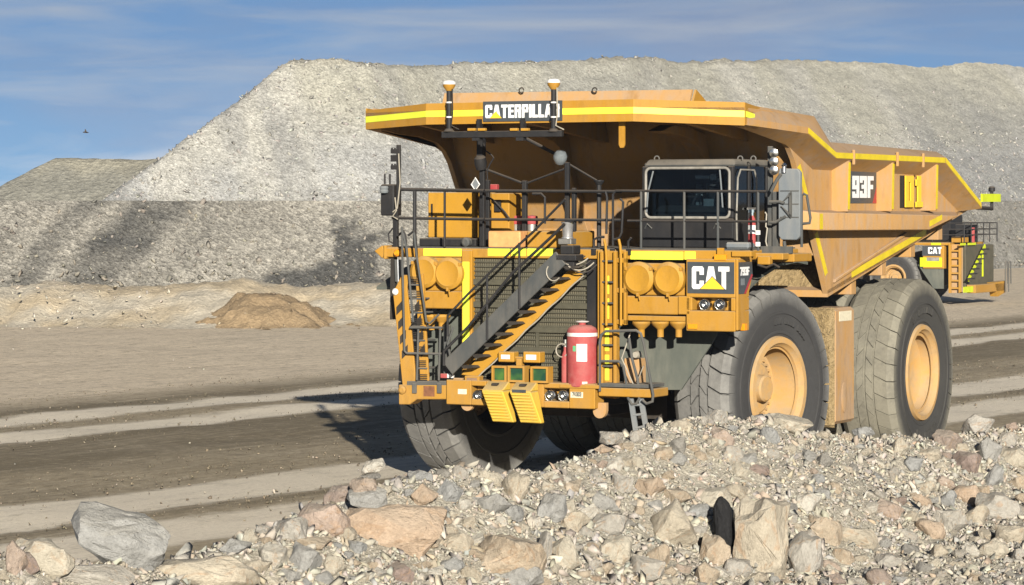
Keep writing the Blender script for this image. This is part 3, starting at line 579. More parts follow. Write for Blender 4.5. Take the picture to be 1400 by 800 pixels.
# lamp box with the maker's sign, truck's left front corner
a, b = F(938, 352, -3.1), F(1005, 452, -3.1); BX0, BX1, BZ0, BZ1 = a.x, b.x, F(970, 453, -3.1).z, 4.06
lamp_y = -3.1
m = MB()
hz0, hz1 = F(970, 425, -3.1).z, F(970, 407, -3.1).z; hx0, hx1 = F(946, 415, -3.1).x, F(999, 415, -3.1).x
m.box(BX0, BX1, lamp_y, lamp_y + .6, hz1, BZ1); m.box(BX0, BX1, lamp_y, lamp_y + .6, BZ0, hz0 - .001)
m.box(BX0, hx0, lamp_y, lamp_y + .6, hz0, hz1 - .001); m.box(hx1, BX1, lamp_y, lamp_y + .6, hz0, hz1 - .001); m.box(hx0, hx1, lamp_y + .2, lamp_y + .6, hz0, hz1 - .001)
# the box turns back along the wheel arch
m.prism([(BX1 + .001, lamp_y, BZ0 + .02), (BX1 + .001, lamp_y + .14, BZ0 + .02), (BX1 + .001, lamp_y + .62, BZ1 - .28), (BX1 + .001, lamp_y + .60, BZ1), (BX1 + .001, lamp_y, BZ1)], (.05, 0, 0))
lb = m.build('lamp_box', 'yellow', tr, 0.012)
a, b = F(940, 358, lamp_y), F(1004, 402, lamp_y)
m = MB(); m.box(a.x, b.x, lamp_y - .008, lamp_y - .002, b.z, a.z); sg = m.build('maker_sign', 'decal', lb)
h = (a.z - b.z) * .72; xs = (b.x - a.x) * .80 / textw('CAT', h, 1.0, .35)
m = MB(); text(m, 'CAT', (a.x + (b.x - a.x) * .10, lamp_y - .009, b.z + (a.z - b.z) * .14), (1, 0, 0), (0, 0, 1), h, xs, .35); m.build('lettering', 'decal_white', sg)
cx = a.x + (b.x - a.x) * .54; m = MB(); m.prism([(cx - .24, lamp_y - .017, b.z + .065), (cx + .24, lamp_y - .017, b.z + .065), (cx, lamp_y - .017, b.z + .29)], (0, -.003, 0)); m.build('logo_triangle', 'decal', sg)
m = MB(); m.prism([(cx - .215, lamp_y - .021, b.z + .075), (cx + .215, lamp_y - .021, b.z + .075), (cx, lamp_y - .021, b.z + .275)], (0, -.003, 0)); m.build('logo_triangle', 'decal_yellow', sg)
# side plate with the model number
e0 = Vector((BX1 + .012, lamp_y + .01, 0)); e1 = Vector((BX1 + .012, lamp_y + .55, 0)); du = (e1 - e0).normalized(); dn = Vector((du.y, -du.x, 0))
o0 = e0 + dn * .045
m = MB(); m.prism([o0 + Vector((0, 0, b.z)) + du * .0, o0 + du * .30 + Vector((0, 0, b.z)), o0 + du * .585 + Vector((0, 0, a.z - .22)), o0 + du * .56 + Vector((0, 0, a.z)), o0 + Vector((0, 0, a.z))], dn * .006); sp2 = m.build('model_plate', 'decal', lb)
m = MB(); m.prism([o0 + dn * .007 + du * .22 + Vector((0, 0, b.z)), o0 + dn * .007 + du * .30 + Vector((0, 0, b.z)), o0 + dn * .007 + du * .585 + Vector((0, 0, a.z - .22)), o0 + dn * .007 + du * .53 + Vector((0, 0, a.z - .2))], dn * .003); m.build('decal_flash', 'decal_red', sp2)
m = MB(); text(m, '793F', o0 + dn * .007 + du * .05 + Vector((0, 0, a.z - .22)), du, (0, 0, 1), .14, 1.05, .5, .003); m.build('lettering', 'decal_white', sp2)
m = MB(); m.prism([o0 + dn * .007 + du * x + Vector((0, 0, z)) for x, z in ((.08, b.z + .14), (.24, b.z + .14), (.24, b.z + .25), (.08, b.z + .25))], dn * .003); m.build('small_label', 'midgrey', sp2)
def lamp(c, r, par, nm='headlight', axis=(0, -1, 0)):
    m = MB(); m.lathe([(r * 1.15, -.10), (r * 1.18, 0), (r * 1.02, .015), (r * .98, -.01), (r * .5, -.05), (0, -.06)], c, axis, 24, closed=False); o = m.build(nm, 'chrome', par)
    m = MB(); m.lathe([(r * 1.0, .008), (r * .6, .025), (0, .032)], c, axis, 24, closed=False); m.build('lens', 'lens', o); return o
for u in (963, 984): lamp(F(u, 416.5, lamp_y + .06), .085, lb)
panel(976, 348, 992, 356, -3.12, .06, 'marker_lamp', 'amber', lb, .008); panel(940, 443, 953, 450, -3.13, .03, 'indicator_lamp', 'amber', lb, .006)
panel(980, 339, 989, 351, -3.05, .05, 'bracket', 'yellow', lb, .006)
panel(1000, 343, 1027, 351, -3.04, .15, 'deck_bracket', 'yellow', lb, .01)
c = F(1006, 447, -3.0); m = MB(); m.box(c.x + .02, c.x + .12, -2.9, -2.8, c.z - .06, c.z + .05); m.build('marker_lamp', 'amber', lb)

# guards in front of and above the wheels
m = MB(); pts = [F(u, v, -2.3) for u, v in ((845, 432), (988, 432), (978, 462), (931, 533), (868, 533), (845, 500))]; m.prism(pts, (0, .05, 0)); m.build('mud_guard', 'fender', tr)
m = MB(); pts = [F(u, v, -2.5) for u, v in ((570, 425), (640, 425), (640, 522), (570, 522))]; m.prism(pts, (0, .05, 0)); m.build('mud_guard', 'fender', tr)
for s in (1, -1):
    m = MB(); p0, p1, p2 = Vector((3.5, -2.15, 3.58)), Vector((3.5, -0.55, 3.98)), Vector((3.5, -.1, 4.0))
    q = [(-2.3, 3.45), (-1.5, 3.72), (-.7, 3.9), (0.1, 3.95), (0.6, 3.9)]
    for (ya, za), (yb, zb2) in zip(q, q[1:]): m.hexa([(s * 2.0, ya, za), (s * 3.5, ya, za), (s * 3.5, yb, zb2), (s * 2.0, yb, zb2)], [(s * 2.0, ya, za + .05), (s * 3.5, ya, za + .05), (s * 3.5, yb, zb2 + .05), (s * 2.0, yb, zb2 + .05)])
    m.build('fender', 'fender', tr)

# bumper
m = MB(); m.box(-0.82, 1.30, -3.42, -3.0, F(740, 557, -3.42).z, F(740, 523, -3.42).z)
bz0, bz1 = F(740, 557, -3.42).z, F(740, 523, -3.42).z
m = MB()
def framed(m, x0, x1, holes):       # front beam with recesses for lamps
    e = x0
    for h0, h1 in holes: m.box(e, h0, -3.42, -3.05, bz0, bz1); e = h1
    m.box(e, x1, -3.42, -3.05, bz0, bz1)
    for h0, h1 in holes:
        m.box(h0 + .001, h1 - .001, -3.42, -3.05, bz0, bz0 + .11); m.box(h0 + .001, h1 - .001, -3.42, -3.05, bz1 - .09, bz1); m.box(h0 + .001, h1 - .001, -3.2, -3.05, bz0 + .111, bz1 - .091)
hl = [(F(644, 540, -3.42).x, F(664, 540, -3.42).x), (F(743, 543, -3.42).x, F(778, 543, -3.42).x)]
framed(m, F(610, 540, -3.42).x, F(813, 540, -3.42).x, hl)
bump = m.build('bumper', 'yellow', tr, 0.012)
m = MB(); e = [F(u, v, -3.36) for u, v in ((545, 553), (545, 526), (611, 526), (611, 546), (570, 546), (560, 553))]; m.prism(e, (0, .3, 0)); arm = m.build('bumper_end', 'yellow', bump, .012)
m = MB(); c = F(551, 533, -3.36); m.lathe([(.07, 0), (.07, .04), (.04, .06), (0, .06)], c, (0, -1, 0), 18, closed=False); m.build('pivot_boss', 'yellow', arm)
for u in (653, 752, 770): lamp(F(u, 541, -3.40), .085, bump)
for u0, u1, v0, v1 in ((626, 638, 532, 539), (780, 797, 536, 544)):
    m = MB(); fbox(m, u0, v0, u1, v1, -3.428, .004); pl_ = m.build('number_plate', 'label', bump)
    a, b = F(u0, v0, -3.43), F(u1, v1, -3.43)
    if u0 > 700: m = MB(); text(m, '74303', (a.x + .03, -3.4285, b.z + .02), (1, 0, 0), (0, 0, 1), .07, (b.x - a.x - .06) / textw('74303', .07), .6, .002); m.build('lettering', 'decal', pl_)
m = MB(); fbox(m, 579, 528, 594, 542, -3.364, .004); m.build('faded_sticker', plain('rust_sticker', (.22, .09, .04, 1), .8, 0, .5, 12), arm)
for u, v in ((640, 552), (821, 562)):
    c = F(u, v, -3.25); m = MB(); m.lathe([(.12, -.04), (.12, .04)], c, (0, -1, 0), 18); m.box(c.x - .12, c.x + .12, -3.28, -3.2, c.z, c.z + .14); m.build('tow_eye', 'yellow_dusty', bump)
m = MB(); m.box(-1.0, 1.3, -3.05, -2.6, bz1 - .25, bz1 - .02); m.build('bumper_shelf', 'yellow_dusty', bump)
# amber and work lamps
panel(635, 514, 655, 526, -3.40, .16, 'lamp_housing', 'yellow', bump, .01); panel(638, 516.5, 652, 523, -3.406, .005, 'lamp_lens', plain('smoked_lens', (.25, .16, .10, 1), .3), bump, 0)
panel(619, 517, 632, 526, -3.3, .12, 'junction_box', 'yellow_dusty', bump, .01); panel(649, 504, 658, 510, -3.3, .06, 'small_sensor', 'grey', bump, .005)
for u0, v0, u1, v1 in ((681, 481, 702, 495), (715, 481, 738, 496)):
    wl_ = panel(u0, v0, u1, v1, -3.45, .2, 'work_lamp', 'yellow_clean', bump, .012); panel(u0 + 4, v0 + 4, u1 - 5, v1 - 4, -3.455, .004, 'lamp_lens', 'white', wl_, 0)
for u0, v0, u1, v1 in ((672, 500, 692, 523), (694, 500, 717, 523), (725, 501, 749, 524)):
    wl_ = MB(); a, b = F(u0, v0, -3.5), F(u1, v1, -3.5); t = .035
    wl_.box(a.x, a.x + t, -3.5, -3.3, b.z, a.z); wl_.box(b.x - t, b.x, -3.5, -3.3, b.z, a.z); wl_.box(a.x + t, b.x - t, -3.5, -3.3, b.z, b.z + t); wl_.box(a.x + t, b.x - t, -3.5, -3.3, a.z - t, a.z); wl_.box(a.x + t, b.x - t, -3.36, -3.3, b.z + t, a.z - t)
    fl = wl_.build('flood_lamp', 'yellow', bump)
    m = MB(); m.box(a.x + t + .002, b.x - t - .002, -3.46, -3.45, b.z + t + .002, a.z - t - .002); m.build('green_glass', 'green', fl)
m = MB(); c = F(709, 492, -3.42); m.box(c.x - .05, c.x + .05, -3.42, -3.3, 2.0, c.z + .02); m.cyl(F(690, 489, -3.36), F(735, 489, -3.36), .02, 8); m.build('lamp_bracket', 'yellow', bump, .008)
# two wheel chocks hung on the bumper
for k, (uo) in enumerate((0, 38)):
    P = lambda u, v, Y: F(u + uo, v + (1 if uo else 0), Y)
    A = [P(662, 534, -3.62), P(684, 546, -3.62), P(683, 546, -3.62)]
    m = MB(); zt, zs, zb = bz1 + .0, bz1 - .14, bz0 - .26
    x0, x1 = P(663, 540, -3.6).x, P(692, 540, -3.6).x; dx = .12
    m.hexa([(x0, -3.50, zt), (x1, -3.50, zt), (x1, -3.44, zt), (x0, -3.44, zt)], [(x0, -3.74, zs), (x1, -3.74, zs), (x1, -3.44, zs), (x0, -3.44, zs)])
    m.hexa([(x0, -3.74, zs - .001), (x1, -3.74, zs - .001), (x1, -3.44, zs - .001), (x0, -3.44, zs - .001)], [(x0 + dx, -3.56, zb), (x1 + dx, -3.56, zb), (x1 + dx, -3.44, zb), (x0 + dx, -3.44, zb)])
    ch = m.build('wheel_chock', 'chock', tr, .015)
    for i in range(9):
        f0 = .10 + i * .095; z = zs + (zb - zs) * f0; y = -3.74 + .18 * f0; xo = dx * f0
        g = MB(); g.box(x0 + xo + .03, x1 + xo - .03, y - .022, y + .02, z - .014, z + .014); g.build('ridge', 'chock', ch, .004)
    g = MB(); g.box((x0 + x1) / 2 - .05, (x0 + x1) / 2 + .05, -3.65, -3.56, zt - .06, zt - .02); g.build('handle_slot', 'chassis', ch)
    if uo: g = MB(); g.box(x0 + .06, x1 - .08, -3.746, -3.738, zs - .02, zs + .03); g.build('maker_label', 'decal', ch)
# big red fire suppression bottle and its small cylinder
c = F(796, 529, -3.2); r = .255; hgt = F(796, 444, -3.2).z - c.z
m = MB(); m.lathe([(0, 0), (r - .02, 0), (r, .02), (r, hgt - .10), (r - .03, hgt - .05), (r - .10, hgt - .01), (.06, hgt), (.06, hgt + .03), (0, hgt + .03)], c, (0, 0, 1), 40, closed=False); bo = m.build('suppression_bottle', 'red', tr)
m = MB(); m.lathe([(.05, 0), (.11, .015), (.12, .03), (0, .045)], c + Vector((0, 0, hgt + .03)), (0, 0, 1), 20, closed=False); m.build('bottle_cap', 'white', bo)
m = MB(); m.lathe([(r + .003, hgt - .19), (r + .003, hgt - .13)], c, (0, 0, 1), 40, closed=False); m.build('white_band', 'white', bo)
def wrap(nm, mat, a0, a1, z0, z1, rr):
    m = MB(); n = 6
    for i in range(n + 1):
        a = R(a0 + (a1 - a0) * i / n); m.v += [(c.x + rr * math.sin(a), c.y - rr * math.cos(a), c.z + z0), (c.x + rr * math.sin(a), c.y - rr * math.cos(a), c.z + z1)]
    m.f = [(2 * i, 2 * i + 2, 2 * i + 3, 2 * i + 1) for i in range(n)]; m.build(nm, mat, bo)
wrap('instruction_label', 'white', 4, 44, hgt * .42, hgt * .70, r + .003); wrap('green_label', plain('green_sticker', (.12, .42, .2, 1), .5), -12, 1, hgt * .58, hgt * .67, r + .003); wrap('small_label', 'label', 25, 45, .06, .10, r + .003)
m = MB(); p = F(773, 528, -3.22); m.lathe([(0, 0), (.065, 0), (.065, .50), (.03, .60), (.03, .66), (0, .66)], p, (0, 0, 1), 20, closed=False); sm = m.build('small_cylinder', 'red', bo)
m = MB(); m.cyl(p + Vector((0, 0, .64)), p + Vector((0, 0, .78)), .03, 10); m.box(p.x - .05, p.x + .05, p.y - .03, p.y + .03, p.z + .68, p.z + .72); m.build('valve', 'steel', sm)
m = MB(); m.tube(arc(p + Vector((-.04, -.05, .60)), .11, 60, 330, 14), .012, 6); m.build('hose', 'hose', sm)
# chassis shelf under the bottle
panel(765, 526, 818, 531, -3.44, .5, 'bottle_shelf', 'yellow', bump, .006)

# --- diagonal stairway across the radiator
y_near, y_far = -3.62, -3.06
lo, hi = F(617, 511, y_near), F(772, 360, y_near)
lo = lo + Vector((0, 0, 0)); d = (hi - lo).normalized(); up = Vector((-d.z, 0, d.x))
sw = .26
m = MB(); m.prism([lo - up * .02, hi - up * .02, hi + up * sw, lo + up * sw], (0, .045, 0)); stw = m.build('stairway', 'grey', tr, .01)
nst = 10; off = Vector((0, y_far - y_near, 0)); bw = .27; yb = Vector((0, .30, 0))
m = MB(); m.prism([lo + yb - up * .04, hi + yb - up * .04, hi + yb - up * bw, lo + yb + d * .22 - up * bw], (0, .05, 0)); ins = m.build('inner_stringer', 'yellow_clean', stw, .006)
for i in range(nst):
    p = lo.lerp(hi, (i + .75) / nst); run = (hi.x - lo.x) / nst; rise = (hi.z - lo.z) / nst
    m = MB(); m.prism([(p.x - run * .15, y_near + .045, p.z + .0), (p.x + run * .95, y_near + .045, p.z + .0), (p.x + run * 1.15, y_near + .045, p.z - .035), (p.x + run * .3, y_near + .045, p.z - .06)], (0, .245, 0)); m.build('step', 'chassis', stw)
m = MB(); hp = [lo + d * .22 + yb + Vector((0, -.02, 0)) - up * (bw + .02) + (hi - lo) * t * .93 + up * .008 * math.sin(t * 30) for t in [i / 24 for i in range(25)]]; m.tube(hp, .013, 6); m.build('hose', 'hose', stw)
def rail(nm, pts, r=.024, par=None, mat='black', n=8):
    q = MB(); q.tube(pts, r, n); return q.build(nm, mat, par or tr)
def FL(Y, *uv): return [F(u, v, Y) for u, v in uv]
rail('handrail', FL(-3.62, (607, 500), (607, 480), (640, 447), (700, 374), (758, 320), (772, 306)), .026, stw)
rail('handrail', FL(-3.62, (612, 460), (612, 432), (640, 402), (700, 343), (728, 318), (773, 272)), .022, stw)
for u, v0, v1 in ((666, 378, 465), (710, 332, 422)): rail('baluster', FL(-3.62, (u, v0), (u, v1)), .022, stw)
# sensor mast at the head of the stairs
m = MB(); c = F(776, 352, -3.6); m.box(c.x - .22, c.x + .16, -3.62, -3.3, c.z - .06, c.z + .05); m.box(c.x - .14, c.x + .1, -3.6, -3.3, c.z + .05, c.z + .2); m.box(c.x - .09, c.x + .09, -3.55, -3.35, c.z - .22, c.z - .06); sens = m.build('sensor_mount', 'black', tr, .015)
m = MB(); c2 = F(776, 326, -3.45); m.lathe([(.10, 0), (.10, .02), (.085, .03), (.10, .24), (.11, .26), (.11, .28), (0, .28)], c2, (0, 0, 1), 24, closed=False); m.build('scanner', plain('brushed_silver', (.42, .42, .42, 1), .35, .6), sens)
m = MB(); m.box(c2.x - .19, c2.x + .19, -3.6, -3.3, c2.z + .285, c2.z + .31); m.build('scanner_plate', 'black', sens)
m = MB(); m.box(c2.x - .12, c2.x + .12, -3.57, -3.36, c2.z - .10, c2.z - .003); m.build('scanner_base', 'steel', sens, .01)
for k in range(5):
    a, b = F(768 + 3 * k, 358 + 2 * k, -3.6), F(800 + 4 * k, 350 + 3 * k, -3.3)
    mid = (a + b) / 2 - Vector((0, 0, .1 + .03 * k)); pts = [a.lerp(mid, t) * (1 - t) + mid.lerp(b, t) * t for t in [i / 8 for i in range(9)]]; rail('cable', pts, .012, sens, 'hose' if k % 2 else 'black', 6)
rail('cable', [F(757 + 10 * math.cos(a), 372 + 12 * math.sin(a), -3.65) for a in [x * .35 for x in range(2, 12)]], .011, sens, 'hose', 6)

# --- vertical ladder right of the radiator
LY = -3.16
a0, a1 = F(820, 345, LY).x, F(838, 345, LY).x; b1 = F(855, 345, LY).x
lad = MB(); zt, zb = DZ - .02, F(830, 545, LY).z
lad.box(a0, a0 + .055, LY, LY + .14, zb, zt); lad.box(a1, a1 + .06, LY, LY + .14, zb, zt); ladder = lad.build('ladder', 'yellow', tr, .01)
m = MB(); m.box(a0 + .058, a1 - .003, LY + .10, LY + .13, zb, zt); m.build('ladder_back', 'yellow', ladder)
for i in range(7):
    z = zb + .18 + i * .35
    m = MB(); m.box(a0 + .055, a1, LY - .02, LY + .10, z, z + .025); m.build('rung', 'grey', ladder)
m = MB()
for z in (F(830, 356, LY).z, F(830, 397, LY).z, F(830, 440, LY).z): m.box(a1 + .06, b1, LY + .02, LY + .10, z - .04, z + .04)
m.box(b1 - .05, b1, LY + .02, LY + .10, F(830, 444, LY).z, zt); m.build('ladder_frame', 'yellow', ladder, .008)
for v0, v1 in ((377, 402), (408, 436), (449, 480), (485, 520)):
    m = MB(); p0, p1 = F(824.5, v0, LY + .1), F(833, v1, LY + .1); m.box(p0.x, p1.x, LY + .090, LY + .096, p1.z, p0.z); m.build('reflective_stripe', 'lime', ladder)
for u in (828, 848): rail('grab_rail', FL(-3.22, (u - 2, 327), (u, 336), (u + 1, 350), (u + 1, 445)), .022, ladder, 'yellow_clean')
# side platform below it, with hoops and hanging steps
m = MB(); a, b = F(818, 530, -3.34), F(892, 544, -3.34); m.box(a.x, b.x, -3.34, -2.7, b.z, a.z); spf = m.build('side_step', 'yellow', tr, .012)
m = MB(); a, b = F(820, 524, -3.36), F(886, 531, -3.36); m.box(a.x, b.x, -3.36, -2.7, b.z, a.z); m.build('step_edge', 'grey', spf, .006)
rail('hoop_rail', FL(-3.38, (820, 535), (820, 468), (822, 458), (828, 453), (870, 452), (876, 456), (880, 470), (893, 540), (892, 549), (884, 552), (878, 547)), .024, spf, 'grey')
rail('hoop_rail', FL(-3.30, (822, 494), (846, 494), (852, 500), (856, 522), (859, 545), (864, 553), (870, 552), (874, 545), (872, 520), (864, 490), (860, 462)), .024, spf, 'grey')
rail('hose', FL(-3.2, (862, 455), (850, 490), (868, 530), (880, 500)), .012, spf, 'hose')
m = MB(); fbox(m, 853, 490, 873, 525, -3.0, .3); m.build('tool_box', 'yellow_dusty', spf, .012)
m = MB(); m.lathe([(.06, -.08), (.07, 0), (.05, .08)], F(871, 485, -3.05), (0, -1, 0), 14); m.build('horn', 'hose', spf)
hs = MB(); p0, p1 = F(862, 545, -3.3), F(870, 596, -3.3); q0, q1 = F(876, 545, -3.3), F(884, 592, -3.3)
for a, b in ((p0, p1), (q0, q1)): hs.prism([a + Vector((-.045, 0, 0)), a + Vector((.045, 0, 0)), b + Vector((.045, 0, 0)), b + Vector((-.045, 0, 0))], (0, .03, 0))
hst = hs.build('hanging_steps', 'midgrey', spf)
for t in (.18, .45, .80): a, b = p0.lerp(p1, t), q0.lerp(q1, t); rail('rung', [a + Vector((0, .015, 0)), b + Vector((0, .015, 0))], .022, hst, 'midgrey')

# --- steep yellow access stair on the truck's right front corner
acc = empty('access_stair', (0, 0, 0), 0, tr)
def slab(pts, Y, th, nm, mat='yellow', par=acc): q = MB(); q.prism(FL(Y, *pts), (0, th, 0)); return q.build(nm, mat, par, .01)
ls = slab(((549, 376), (560, 376), (556, 392), (571, 546), (552, 546), (537, 400)), -3.34, .05, 'stringer')
slab(((568, 381), (578, 374), (586, 521), (574, 521)), -3.28, .05, 'stringer')
for i in range(8):
    v = 388 + i * 19; u = 549 + i * 1.6
    m = MB(); a, b = F(u, v, -3.3), F(u + 25, v - 2, -3.3); m.box(a.x, b.x, -3.3, -2.9, a.z - .03, a.z); st_ = m.build('step', 'grey', acc, .005)
    m = MB()
    for k in range(4): m.box(a.x + .02, b.x - .02, -3.31, -3.29, a.z + .02 + k * .03, a.z + .032 + k * .03)
    m.build('tread_teeth', 'chassis', st_)
for i in range(4):
    v = 420 + i * 20; u = 542 + i * 2.5
    q = MB(); q.prism(FL(-3.345, (u, v), (u + 8, v - 9), (u + 8, v + 3), (u, v + 11)), (0, -.004, 0)); q.build('slot', 'chassis', ls)
    q = MB(); q.prism(FL(-3.29, (u + 25, v - 2), (u + 31, v - 10), (u + 32, v + 3), (u + 26, v + 9)), (0, -.004, 0)); q.build('slot', 'chassis', ls)
for pts in (((550, 310), (550, 345), (553, 480), (556, 483), (605, 484)), ((551, 320), (556, 340), (565, 440), (560, 448), (605, 448)), ((566, 318), (569, 345), (583, 440), (588, 442), (600, 430)), ((572, 450), (570, 520)), ((602, 448), (600, 520))):
    rail('handrail', FL(-3.42, *pts), .020, acc, 'grey')
m = MB(); m.prism(FL(-3.36, (556, 521), (612, 521), (612, 527), (556, 527)), (0, .3, 0)); m.build('landing', 'grey', acc, .008)
for u in (566, 600): panel(u - 3, 524, u + 3, 538, -3.39, .03, 'hinge', 'grey', acc, .006)
rail('strut', FL(-3.5, (620, 447), (612, 470), (618, 500), (616, 515)), .018, acc, 'grey'); panel(606, 444, 614, 512, -3.3, .08, 'gas_strut', 'grey', acc, .01)
panel(602, 511, 611, 517, -3.4, .08, 'red_switch', 'red', acc, .006); panel(611, 511, 619, 517, -3.4, .06, 'switch_body', 'white', acc, .006)
m = MB(); c = F(540, 399, -3.36); m.lathe([(.05, -.1), (.06, 0), (.03, .04)], c, (0, -1, 0), 14); m.build('end_lamp', 'white', acc)
m = MB(); m.prism(FL(-2.9, (534, 350), (541, 350), (539, 437), (533, 437)), (0, .06, 0)); m.build('side_flap', 'chassis', acc)
for u in (541, 544, 547): rail('hydraulic_pipe', FL(-2.95, (u, 355), (u + 1, 385)), .025, acc, 'chrome' if u == 544 else 'grey')

# --- things standing on the deck
# railing on the truck's right, with lamp and sensor mast
rr = empty('deck_railing', (0, 0, 0), 0, tr)
rail('top_rail', FL(-2.92, (546, 259), (662, 261)), .03, rr); rail('mid_rail', FL(-2.92, (536, 298), (662, 300)), .026, rr)
for u, v0, v1, r in ((567, 261, 338, .034), (608, 262, 338, .022)): rail('post', FL(-2.92, (u, v0), (u, v1)), r, rr)
mast = MB(); a = F(545, 198, -2.9); b = F(541, 340, -2.9); mast.box(a.x - .035, a.x + .035, -2.93, -2.87, 4.95, a.z); mast.box(b.x - .045, b.x + .045, -2.93, -2.86, 4.1, 5.0); mt_ = mast.build('sensor_mast', 'black', tr, .008)
for v0, v1 in ((204, 210), (212, 221), (226, 232)):
    m = MB(); fbox(m, 534, v0, 543, v1, -2.92, .1); m.build('antenna_bracket', 'black', mt_)
for u, v0, v1 in ((536, 202, 207), (540, 202, 207), (536, 224, 229), (540, 224, 229), (526, 238, 252), (533, 238, 252)): rail('antenna', FL(-2.88, (u, v0), (u, v1 + 2)), .018, mt_)
m = MB(); fbox(m, 520, 252, 538, 295, -2.98, .3); m.box(F(518, 270, -2.95).x, F(521, 270, -2.95).x, -2.9, -2.8, F(518, 288, -2.95).z, F(518, 273, -2.95).z); bx = m.build('sensor_box', 'black', mt_, .02)
m = MB(); m.lathe([(.07, 0), (.08, .03), (.07, .06), (.08, .09), (.07, .12)], F(525, 264, -3.03), (0, 0, 1), 16); m.build('sensor_head', 'midgrey', bx)
for pts in (((545, 210), (547, 250), (543, 285), (537, 290)), ((540, 270), (542, 288), (537, 296), (544, 300))): rail('cable', FL(-3.0, *pts), .012, mt_, 'hose', 6)
rail('cable', FL(-2.9, (537, 312), (531, 320), (532, 330), (540, 334)), .014, mt_, 'black', 6)
for u in (552, 566): rail('grab_rail', FL(-3.05, (u - 8, 322), (u, 316), (u + 2, 322), (u + 4, 350)), .022, rr)
# electrical box
m = MB(); fbox(m, 585, 263, 650, 325, -1.6, .9); eb = m.build('electrical_cabinet', 'yellow_clean', tr, .015)
m = MB(); c = F(591, 288, -1.6); m.box(c.x - .01, c.x + .01, -1.63, -1.6, c.z - .12, c.z + .12); m.build('door_handle', 'black', eb)
m = MB(); fbox(m, 573, 326, 650, 337, -2.4, 1.2); m.build('battery_tray', 'black', tr, .015)
m = MB(); c = F(640, 331, -2.45); m.lathe([(.08, 0), (.08, .1), (.05, .12)], c, (0, -1, 0), 14); m.build('isolator', 'grey', tr)
# black columns with braces
cols = empty('canopy_bar_frame', (0, 0, 0), 0, tr)
def column(u0, u1, v0, v1, Y=-2.6, mat='black'):
    m = MB(); a, b = F(u0, v0, Y), F(u1, v1, Y); m.box(a.x, b.x, Y, Y + .08, b.z, a.z); return m.build('column', mat, cols, .01)
column(655, 661.5, 226, 337); column(663, 668, 246, 336, -2.35); column(713, 719, 247, 337); column(771.5, 777, 222, 331); column(781, 786, 257, 318, -2.7); 
rail('column', FL(-2.5, (819, 250), (819, 338)), .042, cols); m = MB(); c = F(819, 248, -2.5); m.lathe([(.05, -.06), (.09, 0), (.09, .02)], c, (0, 0, 1), 16); m.build('column_cap', 'black', cols)
rail('brace', FL(-2.56, (660, 230), (713, 250)), .022, cols); rail('brace', FL(-2.56, (719, 251), (772, 231)), .018, cols); rail('brace', FL(-2.5, (777, 224), (816, 247)), .018, cols); rail('brace', FL(-2.6, (712, 186), (762, 212)), .03, cols)
m = MB(); c = F(657, 222, -2.65); m.lathe([(.09, -.12), (.11, -.02), (.10, .08), (.06, .12)], c, (0, -.3, 1), 18); m.box(c.x - .06, c.x + .05, -2.68, -2.55, c.z + .1, c.z + .42); m.build('camera_head', 'black', cols)
rail('cable', FL(-2.68, (661, 196), (664, 206), (672, 212), (675, 216), (669, 226), (666, 234), (667, 260)), .014, cols, 'black', 6)
m = MB(); c = F(766, 215, -2.62); m.lathe([(0, -.12), (.08, -.11), (.115, -.04), (.12, .03), (.09, .09), (0, .12)], c, (.3, -.4, 1), 20, closed=False); m.build('lamp_globe', plain('grey_globe', (.16, .18, .19, 1), .15), cols)
m = MB(); c = F(650, 252, -2.7); m.tube([c + Vector((0, 0, .11)), c + Vector((.08, 0, 0)), c + Vector((0, 0, -.11)), c + Vector((-.08, 0, 0))], .013, 6, True); m.build('diamond_frame', 'white', cols)
m = MB(); m.prism([c + Vector((0, .0, .1)), c + Vector((.07, 0, 0)), c + Vector((0, 0, -.1)), c + Vector((-.07, 0, 0))], (0, .01, 0)); m.build('diamond_plate', 'midgrey', cols)
# satellite antennas on a bar below the canopy front
gb = MB(); a, b = F(604, 180, -3.5), F(768, 187, -3.5); gb.box(a.x, b.x, -3.52, -3.42, b.z, a.z); gbar = gb.build('antenna_bar', 'black', tr, .008)
for u in (651, 711): m = MB(); c = F(u, 190, -3.48); m.box(c.x - .07, c.x + .07, -3.5, -3.40, c.z - .03, a.z - .101); m.box(c.x - .03, c.x + .03, -3.41, -3.30, c.z - .02, 6.4); m.build('bar_hanger', 'black', gbar)
for u, vt in ((614, 107), (757, 105)):
    p = F(u, 180, -3.48); q = F(u, vt + 15, -3.48); m = MB(); m.cyl((p.x, -3.48, p.z - .02), (p.x, -3.48, q.z), .045, 14); m.lathe([(.10, 0), (.06, .05)], (p.x, -3.48, p.z), (0, 0, 1), 14); ms = m.build('antenna_mast', 'black', gbar)
    m = MB(); m.lathe([(.05, -.03), (.10, .04), (.11, .08)], q, (0, 0, 1), 20); m.build('antenna_collar', 'yellow', ms)
    m = MB(); m.lathe([(.115, .08), (.115, .11), (.09, .14), (0, .155)], q, (0, 0, 1), 20, closed=False); m.build('antenna_dome', 'white', ms)
    for k in (0, 1): m2 = F(u, 140 + 20 * k, -3.53); q2 = MB(); q2.lathe([(.052, -.012), (.052, .012)], (p.x, -3.48, m2.z), (0, 0, 1), 14); q2.build('clamp_band', 'white', ms)
    rail('cable', [Vector((p.x + .07, -3.5, q.z)), Vector((p.x + .08, -3.5, p.z + .3)), Vector((p.x + .05, -3.5, p.z + .1)), Vector((p.x + .2, -3.5, p.z + .03))], .012, ms, 'hose' if u > 700 else 'black', 6)
for u in (646, 660, 704, 719):
    c = F(u, 177, -3.5); m = MB(); m.box(c.x - .07, c.x + .07, -3.56, -3.48, c.z - .025, c.z + .02); m.build('side_marker', 'yellow_clean', gbar, .006)
